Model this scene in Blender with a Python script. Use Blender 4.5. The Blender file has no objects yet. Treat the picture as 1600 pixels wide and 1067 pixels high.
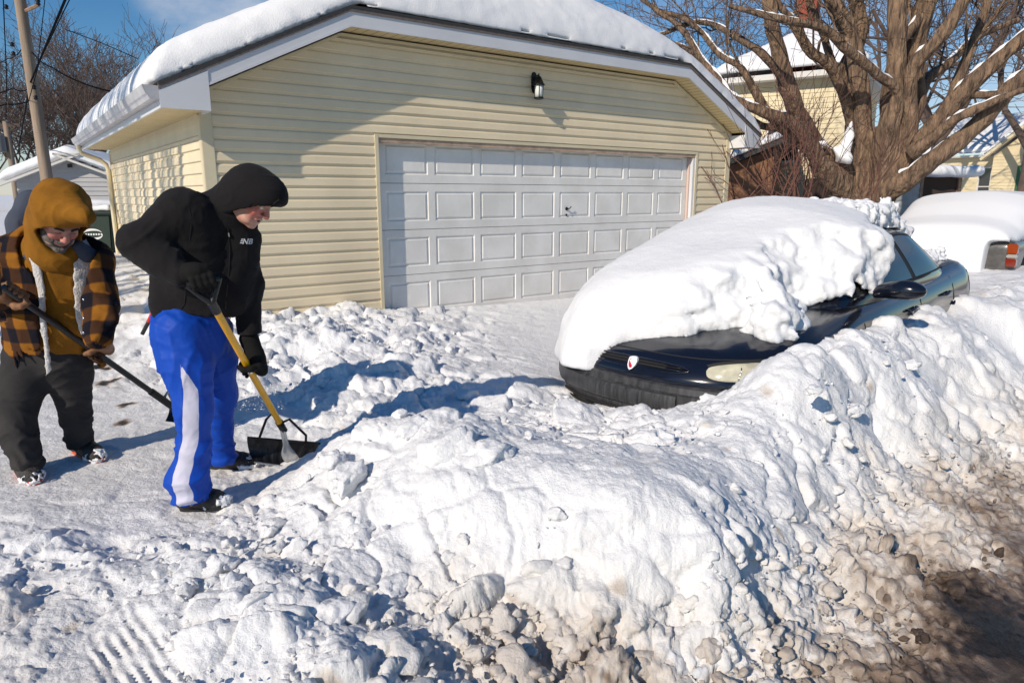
import bpy, math, random
import numpy as np
from mathutils import Vector, Matrix
random.seed(7); RNG=np.random.RandomState(11)
SC=bpy.context.scene
COL=SC.collection
R=math.radians
# ------------------------------------------------------------------ camera numbers (24 mm lens, eye 1.45 m above the drive)
EYE=1.45; FPX=1067.; PITCH=R(12.06); CP,SP=math.cos(PITCH),math.sin(PITCH)
def ray(px,py):
    X=(px-800)/FPX; Y=(533.5-py)/FPX
    return np.array([X,CP+Y*SP,Y*CP-SP])
def atz(px,py,z):
    r=ray(px,py); p=r*((z-EYE)/r[2]); p[2]+=EYE; return p
def aty(px,py,y):
    r=ray(px,py); p=r*(y/r[1]); p[2]+=EYE; return p
def proj(p):
    x,y,z=p[0],p[1],p[2]-EYE; zc=y*CP-z*SP; up=z*CP+y*SP
    return (800+FPX*x/zc,533.5-FPX*up/zc)
def V(*a): return np.array(a,float)
def nrm(v): v=np.asarray(v,float); return v/ (np.linalg.norm(v)+1e-12)
def sstep(a,b,x):
    t=np.clip((x-a)/(b-a),0,1); return t*t*(3-2*t)
# ------------------------------------------------------------------ scene bookkeeping
def tag(o,label=None,cat=None,group=None,kind=None):
    if label: o['label']=label
    if cat: o['category']=cat
    if group: o['group']=group
    if kind: o['kind']=kind
    return o
def empty(name,loc,label,cat,group=None,rz=0):
    o=bpy.data.objects.new(name,None); COL.objects.link(o); o.location=loc; o.rotation_euler=(0,0,rz)
    o.empty_display_size=.2
    bpy.context.view_layer.update()
    return tag(o,label,cat,group)
def link(name,me,mat=None,parent=None,smooth=False,angle=None):
    o=bpy.data.objects.new(name,me); COL.objects.link(o)
    if mat is not None:
        for m in (mat if isinstance(mat,(list,tuple)) else [mat]): me.materials.append(m)
    if smooth: me.shade_smooth()
    if angle: 
        me.shade_smooth()
        try: me.set_sharp_from_angle(angle=R(angle))
        except Exception: pass
    if parent is not None:
        o.parent=parent; o.matrix_parent_inverse=parent.matrix_world.inverted()
    return o
def npmesh(name,v,f,attrs=None,mi=None):
    """v (n,3), f (m,4) or (m,3) arrays -> mesh"""
    me=bpy.data.meshes.new(name); v=np.asarray(v,np.float32); f=np.asarray(f,np.int32)
    me.vertices.add(len(v)); me.vertices.foreach_set('co',v.ravel())
    k=f.shape[1]; me.loops.add(f.size); me.loops.foreach_set('vertex_index',f.ravel())
    me.polygons.add(len(f)); me.polygons.foreach_set('loop_start',np.arange(0,f.size,k,dtype=np.int32))
    try: me.polygons.foreach_set('loop_total',np.full(len(f),k,np.int32))
    except Exception: pass
    if mi is not None: me.polygons.foreach_set('material_index',np.asarray(mi,np.int32))
    me.update(calc_edges=True)
    if attrs:
        for n,a in attrs.items():
            a=np.asarray(a,np.float32)
            if a.ndim==1: at=me.attributes.new(n,'FLOAT','POINT'); at.data.foreach_set('value',a)
            else: at=me.attributes.new(n,'FLOAT_VECTOR','POINT'); at.data.foreach_set('vector',a.ravel())
    return me
class MB:
    """collects shapes into one mesh"""
    def __init__(s): s.v=[]; s.f=[]; s.m=[]
    def add(s,vs,fs,mi=0):
        b=len(s.v); s.v+= [tuple(map(float,p)) for p in vs]; s.f+=[tuple(b+i for i in f) for f in fs]; s.m+=[mi]*len(fs); return s
    def box(s,lo,hi,F=None,mi=0):
        x0,y0,z0=lo; x1,y1,z1=hi
        vs=[(x0,y0,z0),(x1,y0,z0),(x1,y1,z0),(x0,y1,z0),(x0,y0,z1),(x1,y0,z1),(x1,y1,z1),(x0,y1,z1)]
        if F: vs=[F(*p) for p in vs]
        return s.add(vs,[(0,3,2,1),(4,5,6,7),(0,1,5,4),(1,2,6,5),(2,3,7,6),(3,0,4,7)],mi)
    def beam(s,a,b,w,h,up=(0,0,1),mi=0):
        a=np.asarray(a,float); b=np.asarray(b,float); t=nrm(b-a); x=nrm(np.cross(t,up)); y=np.cross(x,t)
        vs=[]
        for p in (a,b):
            for sx,sy in ((-1,-1),(1,-1),(1,1),(-1,1)): vs.append(p+x*sx*w/2+y*sy*h/2)
        return s.add(vs,[(0,1,2,3),(7,6,5,4),(0,4,5,1),(1,5,6,2),(2,6,7,3),(3,7,4,0)],mi)
    def tube(s,pts,rad,n=8,cap=True,mi=0,flat=1.0,up=None):
        pts=[np.asarray(p,float) for p in pts]; m=len(pts)
        if np.isscalar(rad): rad=[rad]*m
        vs=[]; x=None
        for i in range(m):
            t=nrm(pts[min(i+1,m-1)]-pts[max(i-1,0)])
            if x is None:
                x=np.cross(t,(0,0,1) if abs(t[2])<.9 else (1,0,0)) if up is None else np.cross(t,up)
            x=nrm(x-t*np.dot(x,t)); y=np.cross(t,x)
            for k in range(n):
                a=2*math.pi*k/n; vs.append(pts[i]+(x*math.cos(a)+y*math.sin(a)*flat)*rad[i])
        fs=[(i*n+k,i*n+(k+1)%n,(i+1)*n+(k+1)%n,(i+1)*n+k) for i in range(m-1) for k in range(n)]
        if cap: fs+=[tuple(range(n-1,-1,-1)),tuple((m-1)*n+k for k in range(n))]
        return s.add(vs,fs,mi)
    def lathe(s,prof,c,n=16,axis=(0,0,1),mi=0):
        c=np.asarray(c,float); t=nrm(axis); x=nrm(np.cross(t,(1,0,0) if abs(t[0])<.9 else (0,1,0))); y=np.cross(t,x); m=len(prof)
        vs=[c+t*h+(x*math.cos(2*math.pi*k/n)+y*math.sin(2*math.pi*k/n))*r for r,h in prof for k in range(n)]
        fs=[(i*n+k,i*n+(k+1)%n,(i+1)*n+(k+1)%n,(i+1)*n+k) for i in range(m-1) for k in range(n)]
        fs+=[tuple(range(n-1,-1,-1)),tuple((m-1)*n+k for k in range(n))]
        return s.add(vs,fs,mi)
    def prism(s,poly,F,t0,t1,mi=0):
        n=len(poly); vs=[F(a,b,t0) for a,b in poly]+[F(a,b,t1) for a,b in poly]
        fs=[tuple(range(n)),tuple(range(2*n-1,n-1,-1))]+[(i,i+n,(i+1)%n+n,(i+1)%n) for i in range(n)]
        return s.add(vs,fs,mi)
    def grid(s,P,mi=0):
        P=np.asarray(P); a,b=P.shape[:2]; 
        return s.add(P.reshape(-1,3),[(i*b+j,i*b+j+1,(i+1)*b+j+1,(i+1)*b+j) for i in range(a-1) for j in range(b-1)],mi)
    def build(s,name,mat,parent=None,smooth=False,angle=None,bevel=0,kind=None,label=None):
        me=bpy.data.meshes.new(name); me.from_pydata(s.v,[],s.f); 
        if any(s.m): me.polygons.foreach_set('material_index',s.m)
        me.update()
        import bmesh
        bm=bmesh.new(); bm.from_mesh(me); bmesh.ops.recalc_face_normals(bm,faces=bm.faces)
        if bevel: bmesh.ops.bevel(bm,geom=[e for e in bm.edges if len(e.link_faces)==2 and e.calc_face_angle(0)>.5],offset=bevel,segments=2,affect='EDGES',clamp_overlap=True)
        bm.to_mesh(me); bm.free()
        o=link(name,me,mat,parent,smooth,angle)
        if kind: o['kind']=kind
        if label: o['label']=label
        return o
# ------------------------------------------------------------------ noise
def _h(i,j,k,s):
    n=(i.astype(np.int64)*374761393+j.astype(np.int64)*668265263+k.astype(np.int64)*2147483647+s*1274126177)&0xffffffff
    n=((n^(n>>13))*1274126177)&0xffffffff; n=((n^(n>>15))*2246822519)&0xffffffff
    return n^(n>>16)
def _u(n,sh): return ((n>>sh)&1023).astype(np.float32)/1023.
def gnoise(p,scale=1.,seed=0):
    p=np.asarray(p,np.float32)*scale; i=np.floor(p).astype(np.int32); f=p-i; w=f*f*f*(f*(f*6-15)+10); out=0
    for a in (0,1):
        for b in (0,1):
            for c in (0,1):
                n=_h(i[...,0]+a,i[...,1]+b,i[...,2]+c,seed)
                g=(_u(n,0)*2-1)*(f[...,0]-a)+(_u(n,10)*2-1)*(f[...,1]-b)+(_u(n,20)*2-1)*(f[...,2]-c)
                out=out+g*(w[...,0] if a else 1-w[...,0])*(w[...,1] if b else 1-w[...,1])*(w[...,2] if c else 1-w[...,2])
    return out*1.6
def fbm(p,scale=1.,octs=4,seed=0,gain=.5):
    o=0;a=1.
    for k in range(octs): o=o+a*gnoise(p,scale*2**k,seed+k); a*=gain
    return o
def worley(p,scale=1.,seed=0,full=True):
    """cell noise: F1, F2, the cell's random value, and a tilted-facet height per cell (broken, slabby snow)"""
    p=np.asarray(p,np.float32)*scale; i=np.floor(p).astype(np.int32); f=p-i
    best=np.full(p.shape[:-1],9.,np.float32); val=np.zeros_like(best); sec=np.full_like(best,9.); tilt=np.zeros_like(best)
    s=np.where(f<.5,-1,1)
    rng=(-1,0,1) if full else (0,1)
    for a in rng:
        for b in rng:
            for c in rng:
                if full: A,B,C=i[...,0]+a,i[...,1]+b,i[...,2]+c
                else: A,B,C=i[...,0]+a*s[...,0],i[...,1]+b*s[...,1],i[...,2]+c*s[...,2]
                n=_h(A,B,C,seed)
                dx=p[...,0]-(A+.15+.7*_u(n,0)); dy=p[...,1]-(B+.15+.7*_u(n,10)); dz=p[...,2]-(C+.15+.7*_u(n,20))
                d=dx*dx+dy*dy+dz*dz
                m=d<best; sec=np.where(m,best,np.minimum(sec,d)); val=np.where(m,_u(n,5),val); best=np.where(m,d,best)
                tilt=np.where(m,(_u(n,7)*2-1)*dx+(_u(n,15)*2-1)*dy,tilt)
    return np.sqrt(best),np.sqrt(sec),val,tilt
# ------------------------------------------------------------------ implicit surfaces (surface nets)
class Field:
    def __init__(s,lo,hi,h):
        s.lo=np.asarray(lo,float); s.h=h; s.n=np.ceil((np.asarray(hi)-s.lo)/h).astype(int)+1
        ax=[(s.lo[k]+h*np.arange(s.n[k])).astype(np.float32) for k in range(3)]
        s.P=np.stack(np.meshgrid(*ax,indexing='ij'),-1); s.f=np.full(s.P.shape[:3],9.,np.float32)
    def uni(s,d,k=0.):
        if k<=0: s.f=np.minimum(s.f,d)
        else:
            h=np.clip(.5+.5*(s.f-d)/k,0,1); s.f=s.f*(1-h)+d*h-k*h*(1-h)
        return s
    def sub(s,d,k=0.):
        d=-d
        if k<=0: s.f=np.maximum(s.f,d)
        else:
            h=np.clip(.5-.5*(s.f-d)/k,0,1); s.f=s.f*(1-h)+d*h+k*h*(1-h)
        return s
    def cone(s,a,b,r1,r2,k=.03,sx=None):
        return s.uni(sd_cone(s.P,a,b,r1,r2,sx),k)
    def chain(s,pts,rad,k=.03,sx=None):
        for i in range(len(pts)-1): s.cone(pts[i],pts[i+1],rad[i],rad[i+1],k,sx)
        return s
    def ell(s,c,r,k=.03,M=None): return s.uni(sd_ell(s.P,c,r,M),k)
    def mesh(s):
        f=s.f; n=s.n; ins=f<0
        C=[(a,b,c) for a in (0,1) for b in (0,1) for c in (0,1)]
        sl=lambda a,b,c:(slice(a,n[0]-1+a),slice(b,n[1]-1+b),slice(c,n[2]-1+c))
        cnt=sum(ins[sl(*q)].astype(np.int8) for q in C)
        act=(cnt>0)&(cnt<8); idx=np.full(act.shape,-1,np.int64); ii=np.argwhere(act); idx[act]=np.arange(len(ii))
        acc=np.zeros((len(ii),3)); w=np.zeros(len(ii))
        fc=[f[ii[:,0]+q[0],ii[:,1]+q[1],ii[:,2]+q[2]] for q in C]
        for x in range(8):
            for b in (1,2,4):
                if not x&b:
                    y=x|b; m=(fc[x]<0)!=(fc[y]<0); t=np.where(m,fc[x]/(fc[x]-fc[y]+1e-12*(~m)),0); t=np.nan_to_num(t)
                    p=np.array(C[x])+t[:,None]*(np.array(C[y])-np.array(C[x])); acc+=p*m[:,None]; w+=m
        v=s.lo+s.h*(ii+acc/w[:,None])
        Q=[]
        for ax in range(3):
            o=[1,1,1]; o[ax]=0; e=[0,0,0]; e[ax]=1
            s0=tuple(slice(o[k],n[k]-1) for k in range(3)); s1=tuple(slice(o[k]+e[k],n[k]-1+e[k]) for k in range(3))
            a=ins[s0]; b=ins[s1]; ch=np.argwhere(a!=b); fl=a[tuple(ch.T)]
            ch=ch+np.array(o); u,vv=[k for k in range(3) if k!=ax]
            def g(du,dv):
                q=ch.copy(); q[:,u]-=du; q[:,vv]-=dv; return idx[tuple(q.T)]
            q=np.stack([g(0,0),g(1,0),g(1,1),g(0,1)],1)
            flip=fl if ax!=1 else ~fl
            q[~flip]=q[~flip][:,::-1]; Q.append(q)
        q=np.concatenate(Q); q=q[(q>=0).all(1)]
        return v,q
def sd_cone(P,a,b,r1,r2,sx=None):
    a=np.asarray(a,np.float32); b=np.asarray(b,np.float32); d=b-a; t=np.clip(((P-a)@d)/(d@d+1e-9),0,1)
    q=P-(a+t[...,None]*d)
    if sx is not None: # squash: list of (axis vector, factor)
        for ax,fc in sx:
            ax=nrm(ax).astype(np.float32); q=q+((q@ax)*(1/fc-1))[...,None]*ax
    return np.sqrt((q*q).sum(-1))-(r1+(r2-r1)*t)
def sd_ell(P,c,r,M=None):
    q=P-np.asarray(c,np.float32)
    if M is not None: q=q@np.asarray(M,np.float32).T
    r=np.asarray(r,np.float32); k0=np.sqrt(((q/r)**2).sum(-1)); k1=np.sqrt(((q/r**2)**2).sum(-1))+1e-9
    return k0*(k0-1)/k1
def vnormals(v,q):
    n=np.zeros_like(v); e=np.cross(v[q[:,2]]-v[q[:,0]],v[q[:,-1]]-v[q[:,1]])
    for k in range(q.shape[1]): np.add.at(n,q[:,k],e)
    return n/(np.linalg.norm(n,axis=1)[:,None]+1e-12)
def relax(v,q,it=2,lam=.5):
    for _ in range(it):
        s=np.zeros_like(v); c=np.zeros(len(v))
        for k in range(4):
            np.add.at(s,q[:,k],v[q[:,(k+1)%4]]); np.add.at(c,q[:,k],1)
            np.add.at(s,q[:,(k+1)%4],v[q[:,k]]); np.add.at(c,q[:,(k+1)%4],1)
        v=v+(s/c[:,None]-v)*lam
    return v
def pdist(P,poly):
    """signed distance to a 2D polygon, negative inside"""
    poly=np.asarray(poly,float); d=np.full(P.shape[:-1],1e9); ins=np.zeros(P.shape[:-1],bool); n=len(poly)
    for i in range(n):
        a=poly[i]; b=poly[(i+1)%n]; e=b-a; w=P-a; t=np.clip((w@e)/(e@e),0,1); q=w-t[...,None]*e; d=np.minimum(d,(q*q).sum(-1))
        c=((a[1]>P[...,1])!=(b[1]>P[...,1]))&(P[...,0]<(b[0]-a[0])*(P[...,1]-a[1])/(b[1]-a[1]+1e-12)+a[0]); ins^=c
    return np.where(ins,-1,1)*np.sqrt(d)
# ------------------------------------------------------------------ materials
def mat(name,col,rough=.6,metal=0.,bump=0.,bscale=40.,var=0.,vscale=5.,spec=.5,coat=0.,var_col=None,sheen=0.,trans=0.,bdist=.02,stretch=None):
    m=bpy.data.materials.new(name); m.use_nodes=True; nt=m.node_tree; N=nt.nodes; L=nt.links; b=N['Principled BSDF']
    b.inputs['Base Color'].default_value=(*col,1); b.inputs['Roughness'].default_value=rough; b.inputs['Metallic'].default_value=metal
    b.inputs['Specular IOR Level'].default_value=spec; b.inputs['Coat Weight'].default_value=coat; b.inputs['Coat Roughness'].default_value=.04
    b.inputs['Sheen Weight'].default_value=sheen; b.inputs['Transmission Weight'].default_value=trans
    tc=N.new('ShaderNodeTexCoord'); src=tc.outputs['Object']
    if stretch:
        mp=N.new('ShaderNodeMapping'); mp.inputs['Scale'].default_value=stretch; L.new(src,mp.inputs['Vector']); src=mp.outputs[0]
    if var:
        n=N.new('ShaderNodeTexNoise'); n.inputs['Scale'].default_value=vscale; n.inputs['Detail'].default_value=6; n.inputs['Roughness'].default_value=.6; L.new(src,n.inputs['Vector'])
        r=N.new('ShaderNodeValToRGB'); r.color_ramp.elements[0].position=.35; r.color_ramp.elements[1].position=.65
        c2=var_col or tuple(c*(1-var) for c in col)
        r.color_ramp.elements[0].color=(*c2,1); r.color_ramp.elements[1].color=(*[min(1,c*(1+(.25*var if var_col is None else 0))) for c in col],1)
        L.new(n.outputs['Fac'],r.inputs['Fac']); L.new(r.outputs['Color'],b.inputs['Base Color'])
    if bump:
        n=N.new('ShaderNodeTexNoise'); n.inputs['Scale'].default_value=bscale; n.inputs['Detail'].default_value=5; L.new(src,n.inputs['Vector'])
        bp=N.new('ShaderNodeBump'); bp.inputs['Strength'].default_value=bump; bp.inputs['Distance'].default_value=bdist; L.new(n.outputs['Fac'],bp.inputs['Height']); L.new(bp.outputs['Normal'],b.inputs['Normal'])
    return m
def attr_ramp(m,attr,stops,extra_noise=0.,nscale=30.):
    nt=m.node_tree; N=nt.nodes; L=nt.links; b=N['Principled BSDF']
    a=N.new('ShaderNodeAttribute'); a.attribute_name=attr; fac=a.outputs['Fac']
    if extra_noise:
        tc=N.new('ShaderNodeTexCoord'); n=N.new('ShaderNodeTexNoise'); n.inputs['Scale'].default_value=nscale; n.inputs['Detail'].default_value=7; L.new(tc.outputs['Object'],n.inputs['Vector'])
        s=N.new('ShaderNodeMath'); s.operation='SUBTRACT'; L.new(n.outputs['Fac'],s.inputs[0]); s.inputs[1].default_value=.5
        k=N.new('ShaderNodeMath'); k.operation='MULTIPLY_ADD'; L.new(s.outputs[0],k.inputs[0]); k.inputs[1].default_value=extra_noise; L.new(fac,k.inputs[2]); fac=k.outputs[0]
    r=N.new('ShaderNodeValToRGB'); el=r.color_ramp.elements
    while len(el)<len(stops): el.new(.5)
    for e,(p,c) in zip(el,stops): e.position=p; e.color=(*c,1)
    L.new(fac,r.inputs['Fac']); L.new(r.outputs['Color'],b.inputs['Base Color'])
    return fac
M={}
M['siding']=mat('cream_vinyl',(.78,.665,.46),.45,var=.10,vscale=1.3,bump=.06,bscale=60)
M['trim_cream']=mat('cream_trim',(.66,.58,.40),.45,var=.08,vscale=3)
M['white_metal']=mat('white_aluminium',(.62,.63,.66),.4,var=.06,vscale=2,bump=.05,bscale=8)
M['gutter']=mat('grey_gutter',(.52,.52,.55),.35,var=.25,vscale=6)
M['soffit']=mat('cream_soffit',(.66,.53,.28),.5,var=.1,vscale=4)
M['door']=mat('white_door_paint',(.80,.785,.75),.42,var=.08,vscale=2.2,var_col=(.68,.66,.62),bump=.08,bscale=30)
M['wood']=mat('weathered_wood',(.32,.2,.13),.8,var=.4,vscale=9,bump=.3)
M['roof_edge']=mat('dark_drip_edge',(.035,.035,.035),.7)
M['brown_trim']=mat('brown_shingle_edge',(.15,.125,.115),.8,var=.3,vscale=30)
M['dark']=mat('dark_void',(.01,.01,.012),.8)
M['black_metal']=mat('black_metal',(.02,.02,.021),.35,metal=.6,bump=.1)
M['lamp_glass']=mat('lamp_glass',(.75,.78,.75),.15,var=.2,vscale=20)
M['steel']=mat('galvanised_steel',(.5,.52,.53),.35,metal=.8,var=.3,vscale=30)
M['bark']=mat('maple_bark',(.31,.205,.13),.95,var=.5,vscale=11,var_col=(.10,.065,.045),bump=1.,bscale=15,bdist=.2,stretch=(1,1,.2))
M['bark_dark']=mat('dark_bark',(.085,.06,.05),.95,var=.4,vscale=8)
M['bark_far']=mat('far_bark',(.12,.085,.07),.95,var=.4,vscale=3)
M['twig']=mat('red_twigs',(.13,.06,.045),.9)
M['pole']=mat('pole_wood',(.30,.23,.17),.9,var=.4,vscale=6,bump=.5,bscale=20,stretch=(1,1,.1))
M['wire']=mat('black_wire',(.006,.006,.007),.95,spec=.05)
def snowmat(name,fine=1.,warm=0.):
    m=mat(name,(.80,.81,.83),.6,spec=.25); nt=m.node_tree; N=nt.nodes; L=nt.links; b=N['Principled BSDF']
    tc=N.new('ShaderNodeTexCoord')
    n1=N.new('ShaderNodeTexNoise'); n1.inputs['Scale'].default_value=62; n1.inputs['Detail'].default_value=9; n1.inputs['Roughness'].default_value=.68; L.new(tc.outputs['Object'],n1.inputs['Vector'])
    bp=N.new('ShaderNodeBump'); bp.inputs['Strength'].default_value=.6*fine; bp.inputs['Distance'].default_value=.022; L.new(n1.outputs['Fac'],bp.inputs['Height']); L.new(bp.outputs['Normal'],b.inputs['Normal'])
    b.inputs['Subsurface Weight'].default_value=0.
    return m
M['snow']=snowmat('fresh_snow',.6)
M['snow_smooth']=snowmat('smooth_snow',.25)
# ------------------------------------------------------------------ camera, sun, sky
cd=bpy.data.cameras.new('camera'); cam=bpy.data.objects.new('camera',cd); COL.objects.link(cam)
cd.sensor_width=36; cd.lens=24.0; cd.clip_start=.05; cd.clip_end=3000
cam.location=(0,0,EYE); cam.rotation_euler=(math.pi/2-PITCH,0,0); SC.camera=cam
SUN_AZ=R(216.); SUN_EL=R(31.)       # compass direction of the sun from +Y, clockwise
sd=V(math.sin(SUN_AZ)*math.cos(SUN_EL),math.cos(SUN_AZ)*math.cos(SUN_EL),math.sin(SUN_EL))
sl=bpy.data.lights.new('sun','SUN'); sl.energy=4.3; sl.angle=R(.55); sl.color=(1,.885,.74)
so=bpy.data.objects.new('sun',sl); COL.objects.link(so); so.rotation_euler=Vector(sd).to_track_quat('Z','Y').to_euler()
w=bpy.data.worlds.new('World'); SC.world=w; w.use_nodes=True; nt=w.node_tree; N=nt.nodes; L=nt.links
bg=N['Background']; bg.inputs['Strength'].default_value=.093
sky=N.new('ShaderNodeTexSky'); sky.sky_type='NISHITA'; sky.sun_disc=False; sky.sun_elevation=SUN_EL; sky.sun_rotation=SUN_AZ; sky.air_density=1.0; sky.dust_density=0.; sky.ozone_density=4.
tc=N.new('ShaderNodeTexCoord'); mp=N.new('ShaderNodeMapping'); mp.inputs['Scale'].default_value=(1,1,1.8); mp.inputs['Location'].default_value=(.35,.1,.2); L.new(tc.outputs['Generated'],mp.inputs['Vector'])
n=N.new('ShaderNodeTexNoise'); n.inputs['Scale'].default_value=4.2; n.inputs['Detail'].default_value=9; n.inputs['Roughness'].default_value=.58; L.new(mp.outputs[0],n.inputs['Vector'])
rp=N.new('ShaderNodeValToRGB'); rp.color_ramp.elements[0].position=.40; rp.color_ramp.elements[1].position=.66; L.new(n.outputs['Fac'],rp.inputs['Fac'])
def blob(d,c0,c1,amt):
    d=nrm(d); q=N.new('ShaderNodeVectorMath'); q.operation='NORMALIZE'; L.new(tc.outputs['Generated'],q.inputs[0]); k=N.new('ShaderNodeVectorMath'); k.operation='DOT_PRODUCT'; L.new(q.outputs[0],k.inputs[0]); k.inputs[1].default_value=tuple(d)
    m=N.new('ShaderNodeMapRange'); m.interpolation_type='SMOOTHSTEP'; L.new(k.outputs['Value'],m.inputs['Value']); m.inputs['From Min'].default_value=c0; m.inputs['From Max'].default_value=c1; m.inputs['To Max'].default_value=amt; return m.outputs[0]
bl=None
for px_,py_,c0,c1,am in ((325,5,.9955,.9997,.9),(0,330,.985,.999,.6),(1420,-40,.93,.999,.55),(1250,80,.96,.999,.35),(2600,-700,.95,.99,.5)):
    o_=blob(ray(px_,py_),c0,c1,am)
    if bl is None: bl=o_
    else: ad=N.new('ShaderNodeMath'); ad.operation='MAXIMUM'; L.new(bl,ad.inputs[0]); L.new(o_,ad.inputs[1]); bl=ad.outputs[0]
mu=N.new('ShaderNodeMath'); mu.operation='MULTIPLY'; L.new(rp.outputs['Color'],mu.inputs[0]); L.new(bl,mu.inputs[1])
mx=N.new('ShaderNodeMix'); mx.data_type='RGBA'; L.new(mu.outputs[0],mx.inputs['Factor']); hs_=N.new('ShaderNodeHueSaturation'); hs_.inputs['Saturation'].default_value=1.27; L.new(sky.outputs[0],hs_.inputs['Color']); L.new(hs_.outputs[0],mx.inputs['A']); mx.inputs['B'].default_value=(7.,7.2,7.8,1)
L.new(mx.outputs['Result'],bg.inputs['Color'])
SC.view_settings.view_transform='Standard'; SC.view_settings.look='None'; SC.view_settings.exposure=.05; SC.view_settings.gamma=1.
SC.cycles.use_adaptive_sampling=True; SC.cycles.max_bounces=6; SC.cycles.diffuse_bounces=3; SC.cycles.glossy_bounces=3; SC.cycles.transmission_bounces=3
# ------------------------------------------------------------------ frames of the garage and of the parked car
U=V(math.sin(R(53.7)),math.cos(R(53.7)),0); W=V(-U[1],U[0],0); G0=V(-1.51,7.85,0)
def GP(s,d,z): return G0+U*s+W*d+V(0,0,z)          # s along the front wall, d into the garage, z up
CAZ=R(45.2); CA=V(math.sin(CAZ),math.cos(CAZ),0); CL=V(CA[1],-CA[0],0); CO=V(.7875,4.306,-.21)
def KP(a,l,z): return CO+CA*a+CL*l+V(0,0,z)        # a back from the front bumper, l to the street side, z above the street
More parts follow.
